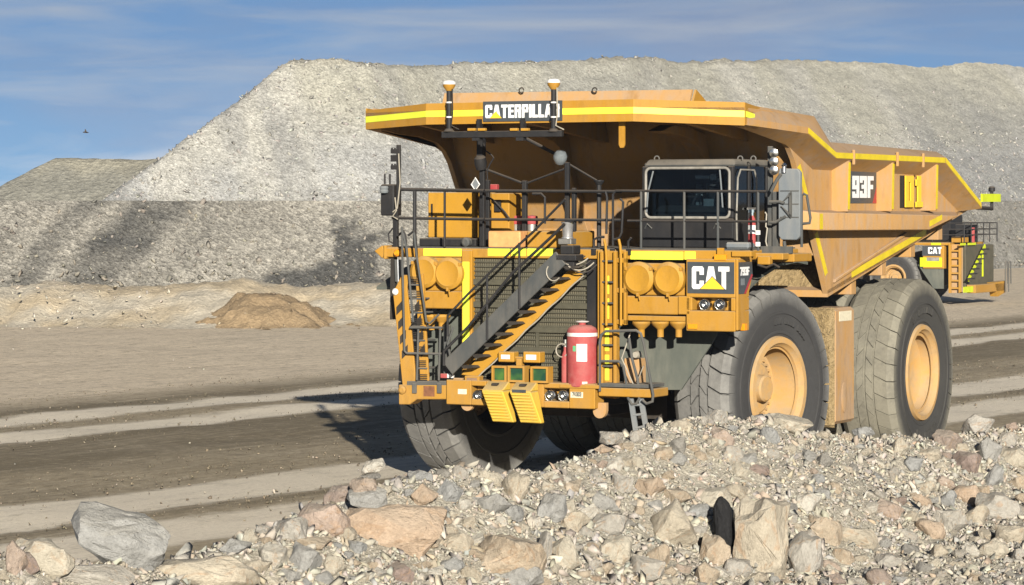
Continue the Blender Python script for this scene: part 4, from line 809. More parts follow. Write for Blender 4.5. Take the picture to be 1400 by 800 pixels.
# engine hood boxes, pump cabinet and bottles behind the radiator
for u0, v0, u1, v1, Y, dp in ((667, 316, 711, 339, -2.9, .9), (720, 316, 782, 339, -2.9, .9)):
    m = MB(); fbox(m, u0, v0, u1, v1, Y, dp); m.build('hood_box', plain('peach_yellow', (.66, .33, .12, 1), .6) if u0 < 700 else 'yellow', tr, .02)
m = MB(); fbox(m, 671, 264, 696, 316, -2.2, .5); pc = m.build('pump_cabinet', 'yellow', tr, .015)
m = MB(); c = F(681, 281, -2.22); m.box(c.x - .06, c.x + .06, -2.26, -2.2, c.z - .11, c.z + .1); m.build('control_box', 'black', pc, .01); rail('hose', FL(-2.3, (666, 268), (676, 275), (690, 290), (697, 300)), .016, pc, 'black', 6)
panel(668, 252, 679, 262, -2.25, .1, 'red_box', 'red', pc, .01)
for u in (707, 727):
    c = F(u, 316, -1.9); m = MB(); m.lathe([(.0, -.1), (.10, -.1), (.10, .12), (0, .12)], c, (0, 0, 1), 20, closed=False); sb_ = m.build('strainer', 'steel', tr); m = MB(); m.lathe([(.11, .12), (.115, .18), (.10, .26), (0, .28)], c, (0, 0, 1), 20, closed=False); m.build('red_top', 'red', sb_)
# centre railings and grab hoops
cr = empty('deck_railing', (0, 0, 0), 0, tr)
rail('top_rail', FL(-2.75, (662, 261), (850, 262)), .026, cr); rail('mid_rail', FL(-2.75, (662, 300), (850, 301)), .024, cr)
for pts in (((728, 265), (740, 265), (745, 270), (745, 306)), ((828, 262), (830, 270), (829, 320)), ((838, 336), (838, 266), (842, 261), (860, 261)), ((812, 343), (812, 328), (818, 324), (826, 324)), ((848, 272), (852, 276), (850, 318), (846, 326), (838, 328)), ((859, 340), (859, 330), (863, 325))):
    rail('grab_hoop', FL(-2.8, *pts), .022, cr)
for u in (811, 837, 859): panel(u - 3, 340, u + 3, 349, -3.01, .04, 'foot_plate', 'black', cr, .005)
for pts in (((826, 330), (829, 345)), ((846, 330), (848, 345))): rail('grab_hoop', FL(-3.05, *pts), .02, cr, 'yellow_clean')
# railing in front of the cab
kr = empty('cab_railing', (0, 0, 0), 0, tr)
rail('top_rail', FL(-2.85, (850, 261), (1048, 262)), .022, kr); rail('mid_rail', FL(-2.85, (858, 302), (1048, 303)), .020, kr)
for u in (876.5, 935.5, 981.5, 1036.5): rail('post', FL(-2.85, (u, 262), (u, 343)), .022, kr, 'grey')

# --- cab
C0, C1, CYF, CYB = 1.52, 3.14, -1.9, -.25
cz0, czw0, czw1, cz1 = DZ + .02, 4.72, 5.60, 5.72
cab = empty('cab', (0, 0, 0), 0, tr)
m = MB(); m.box(C0 - .06, C1, CYF, CYF + .08, cz0, czw0); m.box(C0 - .06, C0 + .0, CYF + .08, CYB, cz0, cz1 - .06); m.box(C0, C1, CYB - .06, CYB, cz0, cz1 - .06); m.box(C1 - .06, C1, CYF + .08, CYB - .06, cz0, 4.66); m.build('cab_body', 'black', cab, .02)
m = MB(); m.hexa([(C0 - .06, CYF + .02, 5.60), (C1 + .02, CYF + .02, 5.60), (C1 + .02, CYB, 5.60), (C0 - .06, CYB, 5.60)], [(C0, CYF + .12, cz1), (C1 - .04, CYF + .12, cz1), (C1 - .04, CYB, cz1), (C0, CYB, cz1)]); m.build('cab_roof', 'grey', cab, .03)
m = MB(); m.box(C0 - .06, C0 + .04, CYF, CYF + .1, czw0, 5.6); m.box(C1 - .10, C1, CYF, CYF + .1, czw0, 5.6); m.box(C1 - .07, C1, CYF + .70, CYF + .80, 4.66, 5.6); m.box(C1 - .07, C1, CYB - .16, CYB - .06, 4.66, 5.6); m.build('pillar', 'black', cab, .015)
# rubber seal round the windscreen
W0, W1 = C0 + .02, C1 - .06
def rrect(x0, x1, z0, z1, r, y, n=5):
    p = []
    for cx, cz, a in ((x1 - r, z1 - r, 0), (x0 + r, z1 - r, 90), (x0 + r, z0 + r, 180), (x1 - r, z0 + r, 270)): p += [Vector((cx + r * math.cos(R(a + 90 * i / n)), y, cz + r * math.sin(R(a + 90 * i / n)))) for i in range(n + 1)]
    return p
m = MB(); m.tube(rrect(W0, W1, czw0 + .01, 5.57, .09, CYF - .012), .024, 8, True); m.build('windscreen_seal', 'seal', cab)
m = MB(); m.prism(rrect(W0, W1, czw0 + .01, 5.57, .09, CYF + .0), (0, .012, 0)); m.build('windscreen', 'glass', cab)
m = MB(); m.box(C1 - .035, C1 - .025, CYF + .1, CYB - .06, 4.66, 5.6); m.build('side_window', 'glass', cab)
m = MB(); m.tube([Vector((C1 + .012, y, z)) for y, z in ((CYF + .14, 4.30), (CYF + .12, 4.75), (CYF + .18, 5.40), (CYF + .30, 5.54), (CYF + .9, 5.54), (CYF + 1.0, 5.40), (CYF + 1.02, 4.3))], .016, 6); m.build('door_seal', 'seal', cab)
m = MB(); m.box(C1 + .002, C1 + .03, CYF + .6, CYF + .95, 4.86, 4.90); m.build('door_handle', 'steel', cab)
rail('wiper', FL(CYF - .05, (893, 234), (886, 262), (884, 290)), .014, cab, 'midgrey', 6); rail('wiper', FL(CYF - .05, (984, 232), (986, 255), (988, 284)), .014, cab, 'midgrey', 6)
for u in (898, 1012, 1030):
    c = F(u, 217, CYF + .4); m = MB(); m.tube(arc(c, .045, -30, 210, 8), .012, 6); m.build('lifting_eye', 'steel', cab)
for u in (886, 980):
    c = F(u, 310, CYF - .01); m = MB(); m.tube([c + Vector((-.06, 0, -.03)), c + Vector((0, -.04, .05)), c + Vector((.07, 0, -.03))], .014, 6); m.build('step_bracket', 'grey', cab)
m = MB(); c = F(1008, 340, -2.6); m.box(c.x - .22, c.x + .2, -2.6, -2.3, DZ + .02, DZ + .13); m.build('tool_tray', 'midgrey', cab, .03)
# inside: seat, dash, steering wheel, rear trim
m = MB(); m.box(2.25, 2.75, -.95, -.80, 4.6, 5.30); m.box(2.38, 2.62, -.96, -.84, 5.32, 5.48); m.box(2.25, 2.75, -1.4, -.85, 4.55, 4.68); sb = m.build('driver_seat', 'seat', cab, .05)
m = MB(); m.box(2.44, 2.54, -.966, -.962, 5.34, 5.40); m.build('seat_label', 'white', sb)
m = MB(); m.prism([(1.6, -1.75, 4.70), (1.6, -1.45, 4.70), (1.6, -1.45, 4.95), (1.6, -1.7, 4.86)], (1.4, 0, 0)); m.build('dashboard', 'seat', cab, .03)
m = MB(); m.tube(arc((2.42, -1.38, 4.98), .24, 0, 345, 20, (1, 0, 0), (0, .5, .85)), .022, 8, True); m.build('steering_wheel', 'seat', cab)
m = MB(); m.box(2.43, 2.62, -1.52, -1.5, 4.86, 5.05); m.box(1.8, 1.92, -.4, -.36, 4.9, 5.30); m.box(2.0, 2.12, -.4, -.36, 4.86, 5.32); m.build('display', 'dash', cab, .01)
m = MB(); m.box(2.28, 2.55, -1.55, -1.5, 5.38, 5.46); m.box(2.56, 2.68, -1.55, -1.5, 5.36, 5.48); m.build('rear_view_mirror', 'chrome', cab, .015)

# --- lamps, mirror and extinguisher beside the cab
m = MB(); a, b = F(1049, 200, -1.75), F(1057, 342, -1.75); m.box(a.x, a.x + .08, -1.75, -1.67, b.z, a.z); m.box(b.x, b.x + .10, -1.8, -1.68, b.z, F(1050, 262, -1.75).z); lm = m.build('lamp_mast', 'grey', tr, .01)
for v in (209, 221, 233):
    c = F(1058, v, -1.85); m = MB(); m.lathe([(.03, -.12), (.075, -.05), (.08, .02), (.07, .03)], c, (0.25, -1, -.1), 18); o = m.build('lamp', 'grey', lm); m = MB(); m.lathe([(.07, .031), (.03, .045), (0, .046)], c, (.25, -1, -.1), 18, closed=False); m.build('lens', 'chrome', o)
mirr = MB(); mirr.prism([F(u, v, -1.95) for u, v in ((1066, 230), (1090, 231), (1094, 236), (1093, 323), (1089, 328), (1068, 328), (1064, 322), (1064, 236))], (0, .10, 0)); mi = mirr.build('mirror', 'midgrey', tr, .012)
m = MB()
for v in (261, 279, 297): a = F(1067, v, -1.955); b = F(1092, v, -1.955); m.box(a.x, b.x, -1.962, -1.951, a.z - .008, a.z + .008)
m.build('mirror_seams', 'grey', mi)
m = MB(); a = F(1078, 280, -1.97); m.hexa([(a.x - .13, -2.0, a.z - .02), (a.x - .10, -2.0, a.z - .05), (a.x + .05, -2.0, a.z - .22), (a.x + .06, -2.0, a.z - .17)], [(a.x - .13, -1.96, a.z - .02), (a.x - .10, -1.96, a.z - .05), (a.x + .05, -1.96, a.z - .22), (a.x + .06, -1.96, a.z - .17)])
m.hexa([(a.x - .13, -2.0, a.z + .02), (a.x - .10, -2.0, a.z + .05), (a.x + .05, -2.0, a.z + .22), (a.x + .06, -2.0, a.z + .17)], [(a.x - .13, -1.96, a.z + .02), (a.x - .10, -1.96, a.z + .05), (a.x + .05, -1.96, a.z + .22), (a.x + .06, -1.96, a.z + .17)]); m.box(a.x + .02, a.x + .06, -2.0, -1.96, a.z - .2, a.z + .2); m.build('mirror_bracket', 'grey', mi)
rail('mirror_arm', FL(-1.98, (1052, 276), (1066, 276), (1072, 278)), .026, mi, 'grey'); rail('mirror_arm', FL(-1.98, (1052, 304), (1060, 304), (1074, 296)), .024, mi, 'grey'); rail('mirror_arm', FL(-1.98, (1054, 262), (1062, 246), (1068, 238)), .03, mi, 'grey')
m = MB(); m.lathe([(.035, 0), (.035, .1), (.05, .12), (.02, .16)], F(1072, 236, -1.98), (0, 0, 1), 12); m.build('beacon', 'chrome', mi)
rail('side_hoop', FL(-1.6, (1096, 338), (1096, 268), (1099, 265), (1103, 267), (1108, 298), (1107, 305), (1097, 306)), .024, tr, 'grey'); rail('post', FL(-1.95, (1072, 330), (1074, 345)), .03, mi, 'grey')
pts = FL(-1.85, (1046, 290), (1048, 293), (1047, 310), (1049, 312), (1047, 330), (1052, 350), (1050, 358)); rail('cable', pts, .013, tr, 'hose', 6)
c = F(1028, 336, -2.3); m = MB(); m.lathe([(0, 0), (.065, 0), (.065, .42), (.03, .50), (0, .5)], c, (0, 0, 1), 18, closed=False); ex = m.build('fire_extinguisher', 'red', tr)
m = MB(); m.lathe([(.067, .20), (.067, .34)], c, (0, 0, 1), 18, closed=False); m.build('white_label', 'white', ex); m = MB(); m.cyl(c + Vector((0, 0, .5)), c + Vector((0, 0, .57)), .025, 8); m.box(c.x - .05, c.x + .03, c.y - .02, c.y + .02, c.z + .55, c.z + .6); m.build('valve', 'dash', ex)
for v in (318, 334): panel(1033, v - 3, 1039, v + 3, -2.88, .02, 'post_clamp', 'white', kr, 0)
# lamp pods under the deck corner
m = MB(); fbox(m, 1035, 350, 1052, 362, -2.4, .15); m.build('corner_lamp_pod', 'yellow', tr, .015); m = MB(); m.tube(FL(-2.4, (1036, 362), (1048, 366), (1058, 361), (1066, 366)), .02, 6); m.build('cable', 'chassis', tr)

# ------------------------------------------------------------------ ground, road, spoil heaps
def fbm(x, y, z=0.0, o=4):
    return noise.fractal(Vector((x, y, z)), 1.0, 2.0, o, noise_basis='PERLIN_ORIGINAL')
def grid_mesh(name, nx, ny, fn, mat, cols=None, kind='structure'):
    vs = np.zeros((nx * ny, 3)); k = 0
    cl = np.ones((nx * ny, 4)) if cols else None
    for j in range(ny):
        for i in range(nx):
            p = fn(i, j); vs[k] = p
            if cols: cl[k, :3] = cols(*p, i, j)
            k += 1
    idx = np.arange(nx * ny).reshape(ny, nx)
    f = np.stack([idx[:-1, :-1], idx[:-1, 1:], idx[1:, 1:], idx[1:, :-1]], -1).reshape(-1, 4)
    me = bpy.data.meshes.new(name); me.from_pydata(vs.tolist(), [], f.tolist())
    for p in me.polygons: p.use_smooth = True
    if cols:
        at = me.color_attributes.new('tone', 'FLOAT_COLOR', 'POINT'); at.data.foreach_set('color', cl.ravel())
    me.materials.append(mat); o = bpy.data.objects.new(name, me); COL.objects.link(o)
    if kind: o['kind'] = kind
    return o
ROAD = R(31)
def road_mat():
    t = MT('haul_road_dirt')
    mp = t.node('ShaderNodeMapping'); mp.inputs['Rotation'].default_value = (0, 0, ROAD); t.l.new(t.co.outputs['Object'], mp.inputs[0])
    vec = mp.outputs[0]; sp = t.node('ShaderNodeSeparateXYZ'); t.l.new(vec, sp.inputs[0])
    edge = t.noise(1.6, 6, 0.7, (1, 0.35, 1), vec); wob = t.noise(0.05, 2, 0.5, (1, 1, 1), vec)
    q = t.math('ADD', sp.outputs['X'], t.madd(edge, 1.1, -0.55)); q = t.math('ADD', q, t.madd(wob, 0.6, -0.3))
    L0, L1 = -60.0, -16.0
    P = lambda v: (v - L0) / (L1 - L0)
    pale, dark, mid, mid2 = (0.66, 0.585, 0.46), (0.185, 0.150, 0.092), (0.34, 0.28, 0.185), (0.52, 0.435, 0.31)
    far = (0.82, 0.69, 0.51)
    stops = [(0, far), (P(-51), far), (P(-49.6), mid2), (P(-48), dark), (P(-47.3), dark), (P(-46.7), pale), (P(-45.3), pale), (P(-44.8), mid), (P(-43.9), mid), (P(-43.3), pale), (P(-42.0), pale), (P(-41.5), dark), (P(-37.8), dark), (P(-36.2), mid), (P(-33.4), mid), (P(-32.7), pale), (P(-31.0), pale), (P(-30.4), dark), (P(-29.8), mid), (P(-29.2), pale), (P(-27.6), pale), (P(-27.0), mid), (P(-24), mid), (P(-21), mid2)]
    c = t.ramp(t.g(q, L0, L1), *stops[:32])
    st = t.noise(1.0, 6, 0.72, (3.4, 0.09, 1), vec); c = t.mix(t.g(st, 0.50, 0.66, 0, 0.38), c, (0.56, 0.48, 0.35, 1)); c = t.mix(t.g(st, 0.46, 0.30, 0, 0.45), c, (0.15, 0.12, 0.075, 1))
    pt = t.noise(0.22, 5, 0.6); c = t.mix(t.g(pt, 0.52, 0.7, 0, 0.25), c, (0.56, 0.48, 0.35, 1))
    clod = t.noise(2.4, 6, 0.75, (1, 0.45, 1), vec); c = t.mix(t.g(clod, 0.54, 0.64, 0.0, 0.45), c, (0.16, 0.13, 0.085, 1))      # clods thrown up between the tracks
    mot = t.noise(3.6, 8, 0.85, (1, 0.6, 1), vec); c = t.mix(t.g(mot, 0.50, 0.62, 0, 0.55), c, (0.125, 0.10, 0.06, 1)); c = t.mix(t.g(mot, 0.47, 0.36, 0, 0.5), c, (0.55, 0.47, 0.34, 1))
    fine = t.noise(11, 6, 0.8); c = t.mix(t.g(fine, 0.42, 0.66, 0.0, 0.42), c, (0.19, 0.155, 0.105, 1)); c = t.mix(t.g(fine, 0.45, 0.25, 0.0, 0.35), c, (0.68, 0.60, 0.46, 1))
    ruts = t.g(t.noise(9.0, 3, 0.6, (1, 0.02, 1), vec), 0.5, 0.62, 0, 0.25); c = t.mix(ruts, c, (0.20, 0.165, 0.11, 1))
    K, W = (0, 0, 0), (1, 1, 1); tm = []
    for lo_, hi_ in ((-46.7, -45.2), (-43.4, -41.9), (-32.9, -30.8), (-29.3, -27.4)): tm += [(P(lo_ - .22), K), (P(lo_), W), (P(hi_), W), (P(hi_ + .22), K)]
    mask = t.ramp(t.g(q, L0, L1), *tm); mask = t.math('MULTIPLY', mask, t.g(t.noise(1.3, 8, 0.82, (1, 0.3, 1), vec), 0.34, 0.50, 0.15, 0.94))
    c = t.mix(mask, c, t.mix(t.g(fine, 0.35, 0.65), (0.80, 0.715, 0.565, 1), (0.64, 0.565, 0.44, 1)))
    b = t.bump(st, 0.35, 0.06); b = t.bump(clod, 0.35, 0.05, b); b = t.bump(mot, 0.4, 0.05, b); b = t.bump(fine, 0.35, 0.03, b)
    return t.done(c, 0.95, b, spec=0.2)
def rubble_mat(name, scale=1.0, contrast=0.5, bump=0.8, col=None):
    t = MT(name)
    if col is None:
        a = t.node('ShaderNodeAttribute'); a.attribute_name = 'tone'; base = a.outputs['Color']
    else: base = col
    v1 = t.node('ShaderNodeTexVoronoi'); v1.inputs['Scale'].default_value = 2.2 * scale; v2 = t.node('ShaderNodeTexVoronoi'); v2.inputs['Scale'].default_value = 6.5 * scale
    for v in (v1, v2): t.l.new(t.co.outputs['Object'], v.inputs['Vector'])
    s1, s2 = t.node('ShaderNodeSeparateColor'), t.node('ShaderNodeSeparateColor'); t.l.new(v1.outputs['Color'], s1.inputs[0]); t.l.new(v2.outputs['Color'], s2.inputs[0])
    f1 = t.g(s1.outputs[0], 0, 1, 1 - contrast * 0.55, 1 + contrast * 0.35); f2 = t.g(s2.outputs[0], 0, 1, 1 - contrast * 0.75, 1 + contrast * 0.5)
    big = t.g(t.noise(0.12 * scale, 5, 0.6), 0.3, 0.7, 0.90, 1.10); f = t.math('MULTIPLY', t.math('MULTIPLY', f1, f2), big)
    hs = t.node('ShaderNodeVectorMath', operation='SCALE'); 
    if col is None: t.l.new(base, hs.inputs[0])
    else: hs.inputs[0].default_value = base[:3]
    t.l.new(f, hs.inputs['Scale'])
    b = t.bump(v1.outputs['Distance'], bump, 0.25 / scale); b = t.bump(v2.outputs['Distance'], bump, 0.12 / scale, b); b = t.bump(t.noise(18 * scale, 4, 0.7), 0.5, 0.03, b)
    return t.done(hs.outputs[0], 0.95, b, spec=0.2)
def warp(lo, hi, n0, n1, far0, far1, k=8):
    a = list(np.linspace(lo, hi, n0)); left = [lo - (lo - far0) * ((i + 1) / k) ** 3 for i in range(k)][::-1]; right = [hi + (far1 - hi) * ((i + 1) / k) ** 3 for i in range(k)]; return left + a + right
gx = warp(-40, 50, 120, 0, -4000, 4000); gy = warp(24, 150, 150, 0, -300, 9000)
def gfn(i, j):
    x, y = gx[i], gy[j]; near = 1.0 if (-60 < x < 60 and 20 < y < 260) else 0.0
    return (x, y, near * (0.05 * fbm(x * 0.25, y * 0.25) + 0.02 * fbm(x, y, 3)) - (0.02 if near else 0.3))
ground = grid_mesh('ground', len(gx), len(gy), gfn, road_mat())

# spoil slopes behind
TXs = [-120, -80, -26, -7, 10, 40, 95, 160]; TYs = [118, 133, 155, 167, 187, 238, 325, 420]
toe = lambda x: float(np.interp(x, TXs, TYs))
def lerp3(a, b, t): return tuple(p + (q - p) * t for p, q in zip(a, b))
def sm(t): t = min(max(t, 0), 1); return t * t * (3 - 2 * t)
TAUPE, DARK, PALE = (0.255, 0.242, 0.208), (0.068, 0.068, 0.064), (0.315, 0.297, 0.255)
def lower_col(x, y, z, i, j):
    u, v = proj(x, y, z)
    s = u + (v - 272) * 0.95 + 20 * fbm(x * 0.25, z * 0.25, 5)     # tipped material runs down the face in slanting tongues
    n = fbm(x * 0.5, z * 0.9, 9)
    c = lerp3(TAUPE, PALE, 0.5 + 0.5 * fbm(x * 0.08, z * 0.2, 2))
    for s0, wdt, k in ((226, 44, 1.0), (132, 30, 0.75), (318, 40, 0.30), (50, 40, 0.25)):
        d = abs(s - s0) / wdt; c = lerp3(c, DARK, k * sm(1.4 - d) * (0.75 + 0.35 * n))
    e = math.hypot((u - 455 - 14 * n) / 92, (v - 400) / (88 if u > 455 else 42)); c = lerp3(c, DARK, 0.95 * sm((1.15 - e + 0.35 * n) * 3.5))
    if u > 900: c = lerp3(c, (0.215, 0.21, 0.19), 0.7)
    return c
lx = list(np.linspace(-60, 62, 420)); LT = 34
def low(i, j):
    x = lx[i]; t = j / (LT - 1); d0 = toe(x); z = t * 5.0
    b = 0.14 * fbm(x * 0.35, t * 1.2, 1) + 0.16 * fbm(x * 1.5, t * 9, 2) + 0.9 * fbm(x * 0.05, 0.3, 8)
    k = 1.0 if t < 0.97 else 0.25
    return (x, d0 + t * 7.4 + b * (1 if t < 1 else 0.6), z - 0.25 * (1 - t) ** 4 + (0.03 * fbm(x, 7.7) if t >= 1 else 0.1 * b * k))
lower = grid_mesh('spoil_slope', len(lx), LT, low, rubble_mat('taupe_waste_rock', 2.0, 0.6, 0.40), lower_col)
bench = grid_mesh('bench', 60, 12, lambda i, j: (-75 + 150 * i / 59, toe(-75 + 150 * i / 59) + 7.6 + 260 * (j / 11) ** 2, 4.965), rubble_mat('bench_dirt', 1, 0.3, 0.5, (0.42, 0.38, 0.30, 1)))
UW, UN = 30.0, 78
ux = list(np.linspace(-26, 78, 380))
def upz(x, w):
    al = math.atan2(toe(x + 2) - toe(x - 2), 4); n = fbm(x * 0.12, w * 0.12, 4) * 0.9
    df = (w + n) * math.cos(al) * 0.80; dl = (x + 22.6 + 0.6 * n) * 0.95
    crest = float(np.interp(x, [-16, -12.5, -8, 43, 80], [8.5, 8.75, 8.6, 13.4, 16])) + 0.30 * fbm(x * 0.25, w * 0.25, 2) + 0.20 * fbm(x * 1.5, w * 1.5, 7)
    a = min(df, dl); k = 0.5; h = max(0, min(1, 0.5 + 0.5 * (dl - df) / k)); a = dl * (1 - h) + df * h - k * h * (1 - h)
    k = 0.35; h = max(0, min(1, 0.5 + 0.5 * (crest - a) / k)); z = crest * (1 - h) + a * h - k * h * (1 - h)
    return max(z, -0.1) + 0.16 * fbm(x * 0.9, w * 0.9, 1) * (1 if z > 0.3 else 0) + 0.09 * fbm(x * 2.3, w * 2.3, 6) * (1 if z > .3 else 0)
def up(i, j):
    x = ux[i]; w = -3.5 + (UW + 3.5) * (j / (UN - 1)); return (x, toe(x) + 13 + w, 4.93 + upz(x, w) - (0.25 if w < -1.5 else 0))
def upper_col(x, y, z, i, j):
    u, v = proj(x, y, z); t = (z - 5) / 10
    c = lerp3((0.345, 0.345, 0.328), (0.375, 0.364, 0.305), sm(t * 2.0 - 0.25 + 0.5 * fbm(x * 0.1, z * 0.2, 3)))
    g = x + 0.35 * (z - 5)                                   # chutes run straight down the face
    c = lerp3(c, (0.42, 0.41, 0.365), 0.75 * sm((fbm(g * 0.16, z * 0.03, 1) - 0.02) * 3.2))
    c = lerp3(c, (0.245, 0.245, 0.235), 0.65 * sm((fbm(g * 0.22, z * 0.04, 11) - 0.10) * 4) * sm(1.3 - t))
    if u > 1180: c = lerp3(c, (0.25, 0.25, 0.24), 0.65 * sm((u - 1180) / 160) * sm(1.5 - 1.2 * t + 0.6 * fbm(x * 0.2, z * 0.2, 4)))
    return lerp3(c, (0.37, 0.345, 0.275), 0.8 * sm((z - 5 - float(np.interp(x, [-16, 43, 80], [7.6, 12.2, 15]))) / 1.2))
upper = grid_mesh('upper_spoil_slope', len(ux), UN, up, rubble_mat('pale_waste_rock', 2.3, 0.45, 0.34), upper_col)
hx = list(np.linspace(-85, -10, 140))
def far_hill(i, j):
    x = hx[i]; w = -3 + 29 * j / 29; top = float(np.interp(x, [-58, -50.5, -44, -41, -34, -10], [0, 4.7, 4.6, 4.5, 4.9, 4.8])) + 0.12 * fbm(x * 0.5, w * 0.2)
    return (x, 330 + w + 1.5 * fbm(x * 0.1, 2), 5 + min(max(w * 0.5 + 0.2 * fbm(x * 0.4, w * 0.3), -1), top))
farh = grid_mesh('far_spoil_hill', len(hx), 30, far_hill, rubble_mat('far_waste_rock', 0.8, 0.3, 0.4), lambda x, y, z, i, j: lerp3((0.235, 0.228, 0.190), (0.30, 0.282, 0.218), sm(0.5 + fbm((x + z) * 0.25, 1) + (z - 8.5) * 0.5)))
dist = grid_mesh('distant_hill', 60, 6, lambda i, j: (-2700 + 1712 * i / 59, 6000 + 60 * j, (60 * j / 5 - 20) * max(0, min(1, (66 - i) / 12)) * (0.8 + 0.2 * fbm(i * 0.2, 1))), plain('distant_scrub', (0.08, 0.09, 0.10, 1), 1, 0, 0.2, 0.01))

# pale earth bank along the far side of the road, and the brown tip in front of it
def bank(i, j):
    x = -60 + 62 * i / 279; w = 16 * j / 39
    crest = 1.50 + 0.16 * fbm(x * 0.16, 1.5) + 0.25 * fbm(x * 0.5, 3.3)
    if x > -5: crest *= 0.85
    p = sm(w / 8.5) * (1 - sm((w - 9.5) / 6))
    return (x, 118 + w + (x + 25) * 0.20 + 2.4 * fbm(x * 0.22, 4.4) + 0.8 * fbm(x * 0.9, 6.1), crest * p + (0.13 * fbm(x * 1.2, w * 1.2, 2) + .05 * fbm(x * 3, w * 3, 5)) * min(1, w / 2) - 0.06)
earth = grid_mesh('earth_bank', 280, 40, bank, rubble_mat('cream_earth', 2.4, 0.22, 0.3), lambda x, y, z, i, j: lerp3((0.50, 0.415, 0.285), (0.50, 0.45, 0.355), sm(0.5 + fbm(x * 0.3, y * 0.3) * 1.2)))
def pile(i, j):
    x = -13.0 + 7.0 * i / 79; w = 9 * j / 49; cxp = -10.3
    rr_ = math.hypot((x - cxp) / (2.7 if x < cxp else 4.2), (w - 4.5) / 4.3) * (1 + 0.25 * fbm(x * 0.6, w * 0.6, 8)); e = f = max(0, min(1.18, 1.5 * (1 - rr_)))
    return (x + .15 * fbm(w, x), 120.0 + w, 1.12 * (e + 0.14 * fbm(x * 1.3, w * 1.3, 4) + .05 * fbm(x * 4, w * 4, 6)) - 0.12)
pl = grid_mesh('dirt_pile', 80, 50, pile, rubble_mat('brown_earth', 3.2, 0.22, 0.35, (0.29, 0.212, 0.125, 1)), None, None)
tag(pl, 'low brown dirt pile tipped against the pale earth bank at the roadside', 'dirt pile')

# ------------------------------------------------------------------ loose stones
def hull(n, seed, el=(1, 0.8, 0.62), jag=0.22, boxy=0.0):
    r = random.Random(seed); bm = bmesh.new()
    for _ in range(n):
        v = Vector((r.gauss(0, 1), r.gauss(0, 1), r.gauss(0, 1))).normalized()
        if boxy: m_ = max(abs(v.x), abs(v.y), abs(v.z)); v = v.lerp(v / m_ * 0.80, boxy)
        v *= 1 - jag * r.random(); bm.verts.new((v.x * el[0], v.y * el[1], v.z * el[2]))
    res = bmesh.ops.convex_hull(bm, input=bm.verts)
    bmesh.ops.delete(bm, geom=[e for e in res['geom_interior'] if isinstance(e, bmesh.types.BMVert)], context='VERTS')
    return bm
def hull_np(n, seed, el):
    bm = hull(n, seed, el, 0.3); bmesh.ops.triangulate(bm, faces=bm.faces); bm.verts.ensure_lookup_table(); bm.verts.index_update()
    v = np.array([tuple(x.co) for x in bm.verts]); f = np.array([[q.index for q in p.verts] for p in bm.faces]); bm.free(); return v, f
PROTO = [hull_np(7 + k % 3, 100 + k, (1, 0.5 + 0.4 * random.random(), 0.28 + 0.4 * random.random())) for k in range(20)]
PAL = np.array([(0.332, 0.318, 0.282), (0.397, 0.365, 0.296), (0.332, 0.267, 0.192), (0.289, 0.195, 0.123), (0.224, 0.235, 0.235), (0.130, 0.130, 0.126), (0.325, 0.253, 0.206), (0.455, 0.430, 0.368), (0.289, 0.267, 0.220)])
PW = np.array([.27, .17, .09, .025, .10, .04, .03, .13, .145]); PW = PW / PW.sum(); PAL = (PAL * 0.68 + np.array((0.345, 0.320, 0.270)) * 0.32) * 1.12
def stone_mat():
    t = MT('broken_stone'); a = t.node('ShaderNodeAttribute'); a.attribute_name = 'tone'
    n = t.noise(9, 5, 0.7); c = t.mix(t.g(n, 0.35, 0.7, 0, 0.45), a.outputs['Color'], (0.28, 0.24, 0.175, 1)); return t.done(c, 0.92, t.bump(n, 0.5, 0.05), spec=0.25)
STONE = stone_mat()
def scatter(name, pos, rad, pal=PAL, pw=PW, parent=None, flat=0.75):
    n = len(pos); V, Fc, Cc, off = [], [], [], 0
    which = rng.integers(0, len(PROTO), n); ang = rng.uniform(0, 2 * math.pi, (n, 3)); cols = pal[rng.choice(len(pal), n, p=pw)] * rng.uniform(0.80, 1.14, (n, 1)) * (1 + rng.uniform(-.05, .05, (n, 3)))
    for k in range(n):
        v, f = PROTO[which[k]]
        a, b, c = ang[k]; b = (b - math.pi) * 0.35
        ca, sa, cb, sb, cc, sc = math.cos(a), math.sin(a), math.cos(b), math.sin(b), math.cos(c), math.sin(c)
        Rm = np.array([[ca, -sa, 0], [sa, ca, 0], [0, 0, 1]]) @ np.array([[1, 0, 0], [0, cb, -sb], [0, sb, cb]]) @ np.array([[cc, 0, sc], [0, 1, 0], [-sc, 0, cc]])
        V.append((v * rad[k]) @ Rm.T + pos[k]); Fc.append(f + off); Cc.append(np.tile(cols[k], (len(v), 1))); off += len(v)
    V, Fc, Cc = np.concatenate(V), np.concatenate(Fc), np.concatenate(Cc)
    me = bpy.data.meshes.new(name); me.vertices.add(len(V)); me.vertices.foreach_set('co', V.ravel()); nf = len(Fc)
    me.loops.add(nf * 3); me.loops.foreach_set('vertex_index', Fc.ravel().astype(np.int32)); me.polygons.add(nf); me.polygons.foreach_set('loop_start', np.arange(0, nf * 3, 3, dtype=np.int32)); me.polygons.foreach_set('loop_total', np.full(nf, 3, dtype=np.int32)); me.update(calc_edges=True)
    at = me.color_attributes.new('tone', 'FLOAT_COLOR', 'POINT'); at.data.foreach_set('color', np.hstack([Cc, np.ones((len(Cc), 1))]).ravel())
    me.materials.append(STONE); o = bpy.data.objects.new(name, me); COL.objects.link(o); o['kind'] = 'stuff'; return o

